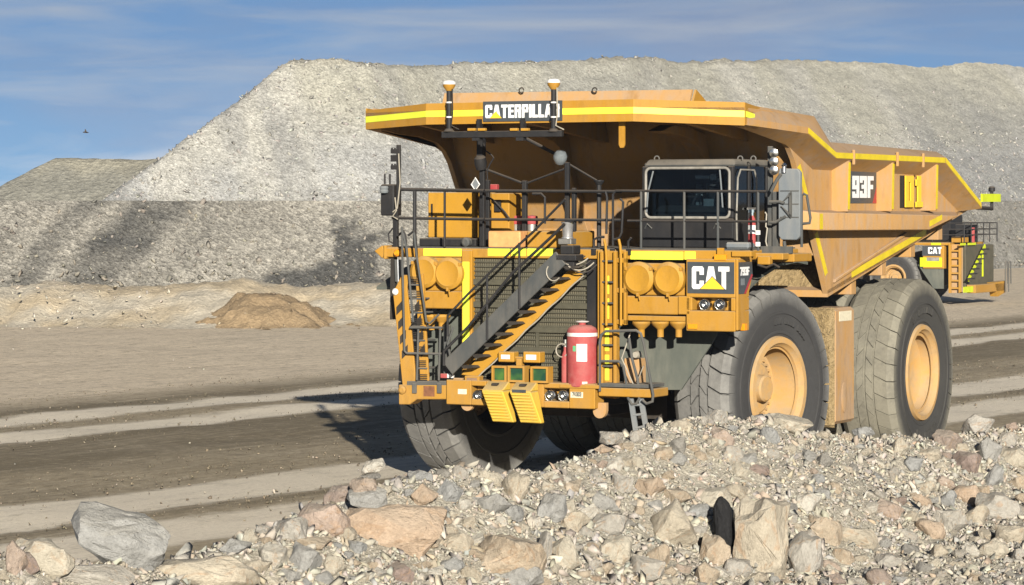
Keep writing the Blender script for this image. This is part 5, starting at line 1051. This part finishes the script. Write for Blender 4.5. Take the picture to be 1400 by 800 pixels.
# rubble berm between the camera and the road
BO, BA, BN = np.array((7.2, 51.7)), np.array((math.sin(R(30)), math.cos(R(30)))), np.array((math.cos(R(30)), -math.sin(R(30))))
SIL = [(-150, 775), (0, 768), (90, 766), (225, 770), (300, 748), (345, 727), (420, 700), (470, 690), (540, 656), (570, 643), (640, 640), (700, 647), (760, 640), (800, 625), (850, 606), (900, 584), (960, 570), (1040, 576), (1100, 590), (1160, 600), (1250, 600), (1300, 595), (1400, 582), (1550, 575)]
bt, bh = [], []
for u, v in SIL:
    k = (u - 700) / FPX; t = (k * BO[1] - BO[0]) / (BA[0] - k * BA[1]); d = BO[1] + BA[1] * t; bt.append(t); bh.append(CAM_Z - (v - HOR) / FPX * d)
def berm_z(x, y):
    rx, ry = x - BO[0], y - BO[1]; t = rx * BA[0] + ry * BA[1]; q = rx * BN[0] + ry * BN[1]
    h = float(np.interp(t, bt, bh)); sl = 0.75 if q < 0 else 0.58
    a = h - sl * (math.sqrt(q * q + 0.06) - 0.245)
    a += 0.10 * fbm(x * 0.9, y * 0.9, 1) + 0.05 * fbm(x * 2.6, y * 2.6, 2) - 0.02
    if q > 0: a = max(a, 0.16 + 0.16 * fbm(x * 0.7, y * 0.7, 3) + 0.05 * fbm(x * 2.6, y * 2.6, 2))
    return a
nt, nq = 300, 80
def bfn(i, j):
    t = -31 + 48 * i / (nt - 1); q = -3.6 + 12.6 * j / (nq - 1); p = BO + BA * t + BN * q; z = berm_z(p[0], p[1]); return (p[0], p[1], max(z, -0.35))
berm = grid_mesh('rubble_berm', nt, nq, bfn, rubble_mat('crushed_rock_fines', 11.0, 0.5, 0.6, (0.42, 0.385, 0.31, 1)))
def hit(u, v):
    kx, kz = (u - 700) / FPX, (v - HOR) / FPX; d = 26.0
    while d < 66:
        if CAM_Z - kz * d <= berm_z(kx * d, d): return Vector((kx * d, d, CAM_Z - kz * d))
        d += 0.08
    return None
# gravel: everything too small to pick apart
def on_berm(n, rmin, rmax, pw=2.2, wt=None):
    pos, rad = [], []
    while len(pos) < n:
        t = random.uniform(-27, 8.5); q = -0.7 + 8.0 * random.random() ** 1.15; p = BO + BA * t + BN * q; z = berm_z(p[0], p[1]); u, v = proj(p[0], p[1], z)
        if not (-20 < u < 1420 and v < 815): continue
        r = rmin + (rmax - rmin) * random.random() ** pw
        if wt and random.random() > wt(u, v): continue
        pos.append((p[0], p[1], z + r * random.uniform(-.25, .2))); rad.append(r)
    return np.array(pos), np.array(rad)
scatter('gravel', *on_berm(30000, 0.020, 0.065, 1.6))
scatter('small_stones', *on_berm(6500, 0.06, 0.17, 2.0, lambda u, v: 1.0 if (v > 670 and 330 < u < 1140) else 0.6 if (u > 1180 or u < 620) else 0.38))
# stones lying on the face of the spoil slopes, the bank and the road
pos, rad = [], []
for _ in range(7000):
    x = random.uniform(-38, 60); t = random.random() ** 1.6; d0 = toe(x)
    b = 0.14 * fbm(x * 0.35, t * 1.2, 1) + 0.16 * fbm(x * 1.5, t * 9, 2) + 0.9 * fbm(x * 0.05, 0.3, 8); pos.append((x, d0 + t * 7.4 + b - 0.02, t * 5.0 + .02)); rad.append(0.05 + 0.28 * random.random() ** 6)
PAL2 = np.array([(0.219, 0.204, 0.172), (0.124, 0.122, 0.110), (0.278, 0.261, 0.225)]); scatter('loose_stones', np.array(pos), np.array(rad), PAL2, np.array([.4, .3, .3]))
pos, rad = [], []
for _ in range(11000):
    x = random.uniform(-23, 70); w = 14 * random.random() ** 1.35; z = upz(x, w)
    if z < 0.05: continue
    pos.append((x, toe(x) + 13 + w, 4.95 + z)); rad.append(0.06 + 0.24 * random.random() ** 4)
for _ in range(1400):                  # along the tipping edge
    x = random.uniform(-15, 62); w = random.uniform(9, 24); z = upz(x, w); pos.append((x, toe(x) + 13 + w, 4.95 + z)); rad.append(0.08 + 0.22 * random.random() ** 3)
scatter('loose_stones', np.array(pos), np.array(rad), np.array([(0.308, 0.308, 0.296), (0.213, 0.213, 0.204), (0.373, 0.367, 0.338)]), np.array([.4, .25, .35]))
pos, rad = [], []
for _ in range(1100):
    x = random.uniform(-34, 0); w = random.uniform(0.5, 9)
    y = 118 + w + (x + 25) * 0.20; i = (x + 60) / 62 * 279; j = max(0, min(39, w / 16 * 39)); z = bank(i, j)[2] if w > 0 else 0
    if -14 < x < -5 and 118 < y < 131: continue
    pos.append((x, y, z + .02)); rad.append(0.03 + 0.15 * random.random() ** 6)
for _ in range(260):
    x = random.uniform(-20, 16); y = random.uniform(45, 112); pos.append((x, y, 0.0)); rad.append(0.015 + 0.06 * random.random() ** 5)
scatter('roadside_stones', np.array(pos), np.array(rad), np.array([(0.528, 0.488, 0.408), (0.464, 0.408, 0.320), (0.344, 0.320, 0.280)]), np.array([.45, .35, .2]))

pos, rad = [], []
for _ in range(420):
    i, j = random.uniform(0, 79), random.uniform(0, 30); p = pile(i, j)
    if p[2] > -0.05: pos.append((p[0], p[1], p[2])); rad.append(0.03 + 0.12 * random.random() ** 4)
scatter('dirt_clods', np.array(pos), np.array(rad), np.array([(0.30, 0.225, 0.14), (0.38, 0.31, 0.21), (0.22, 0.16, 0.095)]), np.array([.5, .2, .3]))
pos, rad = [], []
ra, rn = (math.sin(ROAD), math.cos(ROAD)), (math.cos(ROAD), -math.sin(ROAD))
for _ in range(26000):                 # crumbs pushed up along the wheel tracks and strewn over the road
    qq = random.choice((-47.3, -44.6, -44.2, -41.4, -36.5, -34.5, -33.4, -30.2, -29.8, -50.5)) + random.gauss(0, .5); al = random.uniform(30, 125); x, y = rn[0] * qq + ra[0] * al, rn[1] * qq + ra[1] * al
    u, v = proj(x, y, 0)
    if -30 < u < 1430 and 40 < y < 130: pos.append((x, y, 0.0)); rad.append(0.010 + 0.045 * random.random() ** 4)
scatter('road_clods', np.array(pos), np.array(rad), np.array([(0.11, 0.092, 0.062), (0.30, 0.255, 0.19), (0.18, 0.15, 0.10)]), np.array([.5, .12, .38]))

# rocks one can pick out, each an object of its own
CNAME = {'pale grey': (0.348, 0.333, 0.299), 'cream': (0.439, 0.401, 0.318), 'tan': (0.378, 0.299, 0.209), 'rusty orange': (0.378, 0.268, 0.180), 'blue-grey': (0.235, 0.246, 0.250), 'dark grey': (0.151, 0.151, 0.148), 'pinkish': (0.363, 0.273, 0.219), 'white': (0.484, 0.462, 0.401), 'purple-brown': (0.212, 0.151, 0.132), 'beige': (0.393, 0.344, 0.261), 'black': (0.02, 0.02, 0.021)}  # black is a shadow tone, used for stones that stand for dark gaps
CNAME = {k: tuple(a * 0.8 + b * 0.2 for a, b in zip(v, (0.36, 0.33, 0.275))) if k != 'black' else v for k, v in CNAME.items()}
RM = {}
def rock_mat(c):
    if c in RM: return RM[c]
    t = MT('rock_' + c.replace(' ', '_').replace('-', '_')); base = CNAME[c]  # rock_black is the shadow tone, not a rock colour
    oi = t.node('ShaderNodeObjectInfo'); ad = t.node('ShaderNodeVectorMath', operation='ADD'); t.l.new(t.co.outputs['Object'], ad.inputs[0]); sc_ = t.node('ShaderNodeVectorMath', operation='SCALE'); sc_.inputs[0].default_value = (37, 19, 53); t.l.new(oi.outputs['Random'], sc_.inputs['Scale']); t.l.new(sc_.outputs[0], ad.inputs[1])
    n1 = t.noise(1.5, 5, 0.6, vec=ad.outputs[0], dist=0.6); n2 = t.noise(6, 6, 0.7, vec=ad.outputs[0]); n3 = t.noise(2.2, 4, 0.6, (1, 3, 1), ad.outputs[0], 1.5)
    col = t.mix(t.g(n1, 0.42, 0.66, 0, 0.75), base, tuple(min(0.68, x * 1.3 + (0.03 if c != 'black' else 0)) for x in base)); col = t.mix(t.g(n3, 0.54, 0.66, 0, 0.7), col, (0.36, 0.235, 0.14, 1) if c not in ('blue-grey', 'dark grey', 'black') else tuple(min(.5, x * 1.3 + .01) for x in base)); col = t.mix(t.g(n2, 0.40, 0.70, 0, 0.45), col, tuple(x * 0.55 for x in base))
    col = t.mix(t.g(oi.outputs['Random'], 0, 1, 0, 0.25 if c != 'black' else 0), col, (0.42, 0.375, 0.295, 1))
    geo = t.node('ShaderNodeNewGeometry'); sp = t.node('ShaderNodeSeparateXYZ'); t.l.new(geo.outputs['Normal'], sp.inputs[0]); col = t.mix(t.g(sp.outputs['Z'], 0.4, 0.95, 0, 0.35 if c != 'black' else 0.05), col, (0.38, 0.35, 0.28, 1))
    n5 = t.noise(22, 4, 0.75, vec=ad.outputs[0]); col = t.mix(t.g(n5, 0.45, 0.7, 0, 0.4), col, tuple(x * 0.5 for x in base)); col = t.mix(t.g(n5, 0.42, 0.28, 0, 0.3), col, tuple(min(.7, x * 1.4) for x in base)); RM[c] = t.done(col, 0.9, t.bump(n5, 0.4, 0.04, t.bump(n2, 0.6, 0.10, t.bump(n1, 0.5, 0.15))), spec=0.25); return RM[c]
RKB = {}
def rock_mesh(kind, c):
    if (kind, c) in RKB: return RKB[kind, c]
    r = random.Random(kind * 31 + 5); bm = hull(15 + kind % 7, 900 + kind, (1, 0.62 + .3 * r.random(), .5 + .35 * r.random()), .30, .35 * r.random()) if kind < 20 else hull(30, 900 + kind, (1, .8, .8), .10, .92) if kind < 24 else hull(60, 900 + kind, (1, 1, 1), .06, .15)
    bmesh.ops.bevel(bm, geom=list(bm.edges), offset=.035, segments=1, affect='EDGES', clamp_overlap=True)
    bmesh.ops.triangulate(bm, faces=bm.faces)
    es = [e for e in bm.edges if e.calc_length() > 0.30]; bmesh.ops.subdivide_edges(bm, edges=es, cuts=2, use_grid_fill=True); bmesh.ops.triangulate(bm, faces=bm.faces)
    o = r.random() * 50
    for v in bm.verts: v.co += v.co.normalized() * (0.10 * fbm(v.co.x * 2.4 + o, v.co.y * 2.4, v.co.z * 2.4, 5))
    me = bpy.data.meshes.new('rock'); bm.to_mesh(me); bm.free()
    for p in me.polygons: p.use_smooth = True
    me.set_sharp_from_angle(angle=R(24)); me.materials.append(rock_mat(c)); RKB[kind, c] = me; return me
placed = []
def put_rock(u, v, w, h, c, label, group=None, kind=None, tilt=0.0, depth=None, name='rock'):
    k = (u - 700) / FPX; tt = (k * BO[1] - BO[0]) / (BA[0] - k * BA[1]); dc = BO[1] + BA[1] * tt
    p = hit(u, min(v + h * 0.30, 812))
    if p is None or p.y > dc + 0.4: p = Vector((k * dc, dc, 0))
    if depth: p = Vector((k * depth, depth, 0))
    me = rock_mesh(kind if kind is not None else random.randrange(18), c); o = bpy.data.objects.new(name, me); COL.objects.link(o)
    s = p.y / FPX; sx, sz = w * s * 0.56, h * s * 0.62; sy = (sx + sz) * 0.5 * random.uniform(.8, 1.1)
    ext = [max(abs(x.co[i]) for x in me.vertices) for i in range(3)]
    o.scale = (sx / ext[0], sy / ext[1], sz / ext[2])
    yaw = random.uniform(-.35, .35); o.rotation_euler = (random.uniform(-.15, .15), tilt, yaw)
    o.location = (p.x, p.y + (0 if depth else sy * 0.35), CAM_Z - (v - HOR) * s)
    tag(o, label, 'rock', group); placed.append((u, v, max(w, h) / 2)); return o
NAMED = [
 (160, 744, 128, 74, 'blue-grey', 'big blue-grey slab-sided rock at the lower left', 21, .30),
 (62, 765, 86, 52, 'cream', 'cream boulder left of the big blue-grey slab', 2, 0), (14, 768, 40, 46, 'pinkish', 'pinkish boulder cut by the left edge of the picture', 3, 0), (36, 772, 36, 26, 'purple-brown', 'purple-brown stone in front of the cream boulder at far left', 5, 0),
 (110, 790, 130, 36, 'pale grey', 'broad pale grey boulder along the bottom edge at the left', 7, 0), (270, 790, 150, 44, 'beige', 'broad beige boulder at the bottom edge right of the blue-grey slab', 8, 0),
 (540, 728, 132, 62, 'rusty orange', 'large rusty orange boulder at the foot of the stacked stones', 20, 0), (503, 686, 52, 34, 'blue-grey', 'square blue-grey block resting on the rusty orange boulder', 21, 0, 35.5), (498, 664, 38, 22, 'pinkish', 'pinkish stone in the middle of the stone stack', 10, 0, 35.5), (507, 651, 26, 8, 'dark grey', 'thin dark grey flake near the top of the stone stack', 11, 0, 35.5), (510, 638, 33, 16, 'white', 'white stone crowning the little stone stack', 12, -.2, 35.5),
 (582, 745, 60, 20, 'tan', 'flat tan stone lying against the right foot of the rusty orange boulder', 1, 0), (592, 717, 34, 30, 'cream', 'small cream stone leaning on the right end of the rusty orange boulder', 13, .3),
 (580, 680, 36, 32, 'rusty orange', 'rusty round stone right of the stone stack', 14, 0), (612, 676, 34, 32, 'blue-grey', 'blue-grey angular stone touching the rusty round one', 15, .3), (636, 692, 24, 16, 'white', 'smooth white pebble below the blue-grey angular stone', 16, 0), (576, 653, 34, 18, 'blue-grey', 'blue-grey flat stone on the crest below the front tyre', 2, 0), (606, 650, 26, 14, 'dark grey', 'dark grey stone on the crest below the front tyre', 5, 0), (668, 655, 36, 22, 'cream', 'cream angular stone on the crest below the wheel chocks', 7, .2), (702, 668, 34, 40, 'beige', 'upright beige stone with a shaded left side below the bumper', 8, .5),
 (692, 768, 96, 58, 'tan', 'large tan boulder at the bottom edge left of centre', 23, .15), (708, 795, 68, 34, 'blue-grey', 'blue-grey rock cut by the bottom edge below the tan boulder', 9, 0), (770, 762, 46, 44, 'cream', 'cream blocky stone right of the large tan boulder', 10, -.2), (745, 752, 18, 44, 'pale grey', 'narrow pale grey splinter between the tan and cream boulders', 11, .1),
 (754, 697, 40, 38, 'blue-grey', 'blue-grey faceted stone in the middle of the berm', 12, .1), (778, 696, 22, 26, 'cream', 'cream stone touching the blue-grey faceted stone', 13, 0), (812, 706, 38, 26, 'white', 'whitish stone below the berm crest right of centre', 14, .2), (848, 664, 36, 28, 'pale grey', 'pale grey domed stone high on the berm below the red bottle', 15, 0), (826, 692, 44, 24, 'blue-grey', 'blue-grey wedge below the pale grey domed stone', 16, .4), (830, 722, 52, 32, 'pale grey', 'pale grey slab left of the long beige rock', 17, -.1), (750, 668, 20, 18, 'cream', 'bright cream chip above the blue-grey faceted stone', 0, 0),
 (990, 724, 27, 72, 'black', 'narrow black upright stone left of the tall beige boulder', 24, -.08), (684, 739, 15, 14, 'black', 'small black round stone above the large tan boulder', 24, 0), (962, 748, 13, 22, 'black', 'small black sliver left of the tan stone at lower centre', 24, 0),  # near-black stones added in place of shadowed gaps in the rubble
 (924, 722, 66, 64, 'beige', 'long beige rock leaning right in the middle of the berm', 4, .75), (978, 756, 40, 42, 'tan', 'tan stone left of the tall beige boulder', 2, .3), (1040, 745, 70, 106, 'beige', 'tall beige boulder right of a narrow black stone', 22, .05), (1024, 702, 50, 18, 'dark grey', 'dark grey flat slab capping the tall beige boulder', 6, .1), (1098, 768, 52, 66, 'pale grey', 'pale grey upright rock right of the tall beige boulder', 8, .35), (1130, 730, 42, 44, 'tan', 'tan angular rock right of the tall beige boulder', 7, .3), (977, 684, 52, 30, 'cream', 'cream rock with tan streaks above the narrow black stone', 10, .1), (954, 700, 32, 18, 'blue-grey', 'blue-grey stone below the cream streaked rock', 12, 0), (890, 668, 40, 30, 'rusty orange', 'rusty tan rock high on the berm below the hanging steps', 13, .1), (1064, 700, 30, 18, 'blue-grey', 'blue-grey chip above the tall beige boulder', 14, 0), (1080, 711, 20, 18, 'pale grey', 'small pale grey stone right of the dark capping slab', 15, 0),  # the narrow black stone in these labels stands in for a shadow
 (1074, 580, 66, 26, 'cream', 'long cream rock on the crest in front of the front wheel rim', 6, .12), (1052, 597, 28, 22, 'blue-grey', 'blue-grey stone just below the long cream crest rock', 5, 0), (1180, 592, 30, 16, 'blue-grey', 'blue-grey stone on the crest between the truck wheels', 9, 0), (1330, 582, 56, 26, 'pale grey', 'pale grey rock on the crest right of the rear wheel', 3, -.1), (980, 572, 28, 20, 'pale grey', 'pale grey stone at the highest point of the berm', 11, 0), (928, 612, 26, 26, 'dark grey', 'dark grey sliver lying aslant below the berm summit', 1, .8), (906, 622, 28, 18, 'tan', 'tan stone left of the dark grey sliver', 12, 0), (835, 598, 34, 22, 'pale grey', 'pale grey boulder on the crest left of the hanging steps', 4, -.2), (826, 616, 24, 14, 'rusty orange', 'rusty stone on the crest below the side step', 14, 0), (1360, 655, 24, 34, 'blue-grey', 'blue-grey tilted slab near the right edge', 16, .5), (1322, 635, 40, 30, 'purple-brown', 'purple-brown rock on the right part of the berm', 10, .3), (1322, 680, 40, 28, 'rusty orange', 'rusty brown rock below the purple-brown one at right', 8, .1), (1370, 696, 62, 40, 'pale grey', 'broad pale grey rock at the right edge', 2, 0), (1300, 716, 48, 40, 'pale grey', 'pale grey flat-topped rock left of the broad rock at the right edge', 13, .2), (1168, 736, 60, 30, 'beige', 'beige low rock right of the tan angular rock', 7, .1), (1106, 625, 20, 18, 'blue-grey', 'blue-grey flat chip below the gap between the wheels', 6, .3), (1167, 640, 14, 10, 'dark grey', 'small dark stone alone on the gravel slope', 5, 0), (880, 780, 60, 34, 'pale grey', 'pale grey flat rock at the bottom edge left of the narrow black stone', 15, 0), (960, 788, 44, 34, 'tan', 'tan rounded rock cut by the bottom edge', 3, 0), (1010, 782, 40, 34, 'pale grey', 'pale grey rock at the foot of the tall beige boulder', 0, 0), (840, 755, 44, 40, 'cream', 'cream broken block at lower centre', 12, .2), (900, 765, 30, 34, 'tan', 'tan block beneath the long beige rock', 9, .1), (440, 715, 70, 44, 'pinkish', 'pinkish pale outcrop left of the stone stack', 8, 0), (430, 745, 56, 22, 'tan', 'flat tan stone below the pinkish outcrop', 1, 0), (322, 750, 42, 24, 'blue-grey', 'blue-grey stone on the left shoulder of the berm', 14, -.2), (396, 728, 50, 34, 'pale grey', 'pale grey blocky stone left of the pinkish outcrop', 10, 0), (416, 765, 44, 44, 'blue-grey', 'blue-grey tall stone below the flat tan one', 4, .2), (372, 762, 40, 36, 'white', 'whitish stone beside the blue-grey tall stone', 6, 0), (342, 738, 20, 26, 'cream', 'narrow cream stone right of the blue-grey shoulder stone', 16, .1),  # the narrow black stone in the label stands in for a shadow
]
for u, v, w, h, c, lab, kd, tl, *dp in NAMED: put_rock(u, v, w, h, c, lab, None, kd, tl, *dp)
import re
NOUN = re.compile(r'^(.*?(?:rock|stone|boulder|slab|block|pebble|flake|chip|splinter|wedge|sliver|outcrop))\b')
SHORT = [(u, v, NOUN.match(lab).group(1)) for u, v, w, h, c, lab, *_ in NAMED]
used = set()
def where(u, v, head):                # the nearest landmark rock and the side of it
    near = sorted(SHORT, key=lambda q: (q[0] - u) ** 2 + (q[1] - v) ** 2)
    for q in near[:12]:
        dx, dy = u - q[0], v - q[1]; a = abs(dx) > 2.2 * abs(dy); b = abs(dy) > 2.2 * abs(dx)
        side = ('right of' if dx > 0 else 'left of') if a else ('below' if dy > 0 else 'above') if b else ('below and ' if dy > 0 else 'above and ') + ('right of' if dx > 0 else 'left of')
        lab = f'{head} {side} the {q[2]}'
        if lab not in used: used.add(lab); return lab
    return lab
cn = list(CNAME)[:10]; cw = [.2, .18, .14, .05, .14, .05, .06, .08, .03, .12]
cand = []
while len(cand) < 225:
    u, v = random.uniform(0, 1400), random.uniform(565, 800); p = hit(u, v)
    if p is None: continue
    big = 1.0 if (v > 670 and 350 < u < 1130) else 0.8 if u > 1200 or u < 400 else 0.45
    if random.random() > big: continue
    s = 13 + 36 * random.random() ** 1.9 * big
    if any((u - a) ** 2 + (v - b) ** 2 < (0.7 * (r + s / 2)) ** 2 for a, b, r in placed): continue
    cand.append(1); c = random.choices(cn, cw)[0]; sz = 'small' if s < 19 else 'medium'; ar = random.uniform(.55, .95); sh = 'flat' if ar < .66 else 'chunky'
    put_rock(u, v, s * random.uniform(1, 1.35), s * ar, c, where(u, v, f'{sz} {sh} {c} stone'), 'loose stones on the rubble berm', None, random.uniform(-.5, .5))

# ------------------------------------------------------------------ the second truck, a water cart coming round behind
WS = 150.0
wt = empty('water_truck', (0, 0, 0), R(62))
tag(wt, 'distant dusty yellow mining truck with lime stripes half hidden behind the haul truck body', 'water truck')
ww, wr = 2.05, 1.27
hubw = Vector(((1225 - 700) / FPX * WS, WS, 0)); cc, ss = math.cos(R(62)), math.sin(R(62))
wt.location = hubw - Vector((-ww * cc, -ww * ss, 0))
def wpx(u, v, X):                      # plane along the side of the water truck
    k = (u - 700) / FPX; ox, oy = wt.location.x + X * cc, wt.location.y + X * ss       # + Y*(-ss, cc)
    Y = (k * oy - ox) / (-ss - k * cc); d = oy + Y * cc; return Vector((X, Y, CAM_Z - (v - HOR) / FPX * d))
def wpf(u, v, Y):
    k = (u - 700) / FPX; ox, oy = wt.location.x - Y * ss, wt.location.y + Y * cc
    X = (k * oy - ox) / (cc - k * ss); d = oy + X * ss; return Vector((X, Y, CAM_Z - (v - HOR) / FPX * d))
sc = wr / TR
for X, Y in ((-ww, 0), (ww, 0), (-ww, 4.6), (ww, 4.6)):
    w = empty('wheel', (X, Y, wr - .02), 0, wt)
    for nm, me in (('tyre', ty_f), ('rim', rm_f)):
        o = bpy.data.objects.new(nm, me); COL.objects.link(o); o.parent = w; o.scale = (sc, sc, sc); o.rotation_euler = (.4, 0, math.pi if X < 0 else 0)
def wb(name, mat, x0, x1, y0, y1, z0, z1, par=None, bev=.02): q = MB(); q.box(x0, x1, y0, y1, z0, z1); return q.build(name, mat, par or wt, bev)
wb('chassis', 'chassis', -1, 1, -2.2, 6.5, .9, 2.0)
wd = wb('deck', 'yellow', -2.45, 2.45, -2.9, .3, 2.85, 2.98)
e = wpx(1262, 345, -2.45); f = wpx(1291, 345, -2.45)
lbx = wb('lamp_box', 'yellow', -2.5, -1.5, f.y, e.y, 1.72, 2.84)
m = MB(); a, b = wpx(1261, 336, -2.504), wpx(1286, 350, -2.504); m.box(-2.515, -2.504, b.y, a.y, b.z, a.z); sg = m.build('maker_sign', 'decal', lbx)
h = (a.z - b.z) * .66; m = MB(); text(m, 'CAT', (-2.517, a.y - (a.y - b.y) * .32, b.z + .1), (0, -1, 0), (0, 0, 1), h, .95, .4, .004); m.build('lettering', 'decal_white', sg)
m = MB(); a, b = wpx(1258, 352, -2.51), wpx(1288, 365, -2.51); m.box(-2.53, -2.51, b.y, a.y, b.z, a.z); lp = m.build('lime_panel', 'limebright', lbx)
m = MB(); a, b = wpx(1267, 352, -2.54), wpx(1284, 357, -2.54); m.box(-2.545, -2.532, b.y, a.y, b.z, a.z); m.build('headlight', 'seal', lbx)
m = MB(); a = wpx(1255, 336, -2.4); b = wpx(1290, 400, -2.4); m.prism([(-2.4, a.y, 1.9), (-2.4, b.y, 1.9), (-2.4, b.y, .75), (-2.4, b.y + .5, .75)], (.06, 0, 0)); m.build('mud_guard', 'fender', wt)
# ladder on the corner
a, b = wpx(1297, 340, -2.5), wpx(1314, 402, -2.5); m = MB(); m.box(-2.52, -2.42, a.y - .12, a.y, .55, 2.9); m.box(-2.52, -2.42, b.y, b.y + .12, .55, 2.9); la = m.build('ladder', 'yellow', wt); m = MB(); m.box(-2.3, -2.25, b.y, a.y, .55, 2.9); m.build('ladder_back', 'yellow_dusty', la)
for i in range(6): m = MB(); m.box(-2.5, -2.3, b.y + .12, a.y - .12, .75 + i * .36, .83 + i * .36); m.build('rung', 'yellow', la)
# radiator front, stairs, bumper
FYw = b.y - .12
wb('radiator', 'grille', -2.2, 1.9, FYw, FYw + .4, .8, 2.85)
p0, p1 = wpf(1325, 385, FYw - .3), wpf(1348, 338, FYw - .3)
m = MB(); d = (p1 - p0).normalized(); n_ = Vector((-d.z, 0, d.x)); m.prism([p0, p1, p1 + n_ * .18, p0 + n_ * .18], (0, .05, 0)); sw_ = m.build('stairway', 'limebright', wt)
for i in range(7):
    c = p0.lerp(p1, (i + .5) / 7); m = MB(); m.box(c.x - .45, c.x - .05, FYw - .55, FYw - .3, c.z, c.z + .06); m.build('step', 'black', sw_)
m = MB(); c = wpf(1344, 360, FYw - .05); m.box(c.x - .06, c.x + .06, FYw - .06, FYw - .01, 1.3, 2.6); m.build('front_post', 'limebright', wt)
wb('bumper', 'yellow', -2.2, 2.2, FYw - .5, FYw - .05, .55, .95)
m = MB(); a, b = wpf(1317, 393, FYw - .51), wpf(1330, 399, FYw - .51); m.box(a.x, b.x, FYw - .53, FYw - .505, .62, .9); m.build('lime_panel', 'limebright', wt)
m = MB(); m.prism([(.6, FYw - .5, 1.0), (2.3, FYw - .5, 1.05), (2.3, FYw - .5, .5), (1.1, FYw - .5, .3)], (0, .4, 0)); m.build('side_step', 'yellow_clean', wt)
for X in (1.9, 2.4): q = MB(); q.tube([Vector((X, FYw - .6, .5)), Vector((X, FYw - .6, 1.9)), Vector((X + .1, FYw - .6, 2.0)), Vector((X + .3, FYw - .6, 2.0)), Vector((X + .35, FYw - .6, .9))], .03, 6); q.build('hoop_rail', 'grey', wt)
for u0, u1 in ((1273, 1286), (1313, 1320), (1323, 1334)): m = MB(); a, b = wpf(u0, 331, FYw - .1) if u0 > 1300 else wpx(u0, 331, -2.47), wpf(u1, 333, FYw - .1) if u0 > 1300 else wpx(u1, 333, -2.47); m.box(min(a.x, b.x) - .01, max(a.x, b.x), min(a.y, b.y) - .02, max(a.y, b.y), 2.86, 2.97); m.build('reflective_stripe', 'limebright', wd, 0)
# deck railing, posts
rl = empty('deck_railing', (0, 0, 0), 0, wt)
for z in (3.35, 3.62, 3.92): q = MB(); q.tube([Vector((-2.4, 0, z)), Vector((-2.4, FYw, z)), Vector((2.4, FYw, z)), Vector((2.4, 0, z))], .028, 6); q.build('rail', 'black', rl)
for X in (-2.4, -1.4, -.5, .4, 1.3, 2.4): q = MB(); q.cyl((X, FYw, 2.98), (X, FYw, 3.92), .028, 6); q.build('post', 'black', rl)
for Y in (-2, -1, 0): q = MB(); q.cyl((-2.4, Y, 2.98), (-2.4, Y, 3.92), .028, 6); q.build('post', 'black', rl)
wb('electrical_cabinet', 'black', -.6, .4, FYw + .3, FYw + 1.1, 2.98, 3.85); wb('hood_box', 'yellow', -2.0, -1.2, FYw + .2, FYw + .8, 2.98, 3.25); m = MB(); m.cyl((-.9, FYw + .1, 2.98), (-.9, FYw + .1, 3.7), .1, 10); m.build('red_bottle', 'red', wt)
# cab and tank, behind the haul truck from here
wb('cab', 'black', .4, 2.2, -1.9, -.3, 2.98, 4.3)
m = MB(); m.lathe([(.3, 0), (1.6, .2), (1.7, .6), (1.7, 5.2), (1.6, 5.6), (.3, 5.8)], (0, .6, 2.6), (0, 1, 0), 32); m.v = [(x * 1.25, y, 2.7 + (z - 2.6) * .85) for x, y, z in m.v]; m.build('water_tank', 'yellow_dusty', wt)

# a bird over the heap on the left
bd = MB(); bx_, by_, bz_ = (117 - 700) / FPX * 140, 140, CAM_Z + (HOR - 181) / FPX * 140
bd.tube([Vector((-.14, 0, 0)), Vector((-.08, 0, .01)), Vector((.05, 0, .0)), Vector((.12, 0, -.01)), Vector((.16, 0, -.015))], [.008, .03, .035, .02, .004], 8)
bd.hexa([(-.05, 0, .02), (.05, 0, .02), (.05, 0, .03), (-.05, 0, .03)], [(.04, -.22, .07), (.07, -.22, .07), (.07, -.22, .074), (.04, -.22, .074)]); bd.hexa([(-.05, 0, .02), (.05, 0, .02), (.05, 0, .03), (-.05, 0, .03)], [(.04, .22, .07), (.07, .22, .07), (.07, .22, .074), (.04, .22, .074)])
bo_ = bd.build('bird', 'chassis'); bo_.location = (bx_, by_, bz_); bo_.rotation_euler = (.4, 0, .5); tag(bo_, 'tiny dark bird flying above the far heap at the left', 'bird')

# ------------------------------------------------------------------ dusty air
hz = MB(); hz.box(-260, 260, -30, 620, -1.3, 30); hb = hz.build('haze', None); hb['kind'] = 'stuff'
hm = bpy.data.materials.new('dusty_air'); hm.use_nodes = True; hn = hm.node_tree.nodes; hn.clear()
ho = hn.new('ShaderNodeOutputMaterial'); hv = hn.new('ShaderNodeVolumePrincipled'); hv.inputs['Density'].default_value = 0.0004; hv.inputs['Color'].default_value = (0.86, 0.88, 0.9, 1); hv.inputs['Anisotropy'].default_value = 0.45
hm.node_tree.links.new(hv.outputs[0], ho.inputs['Volume']); hb.data.materials.append(hm)
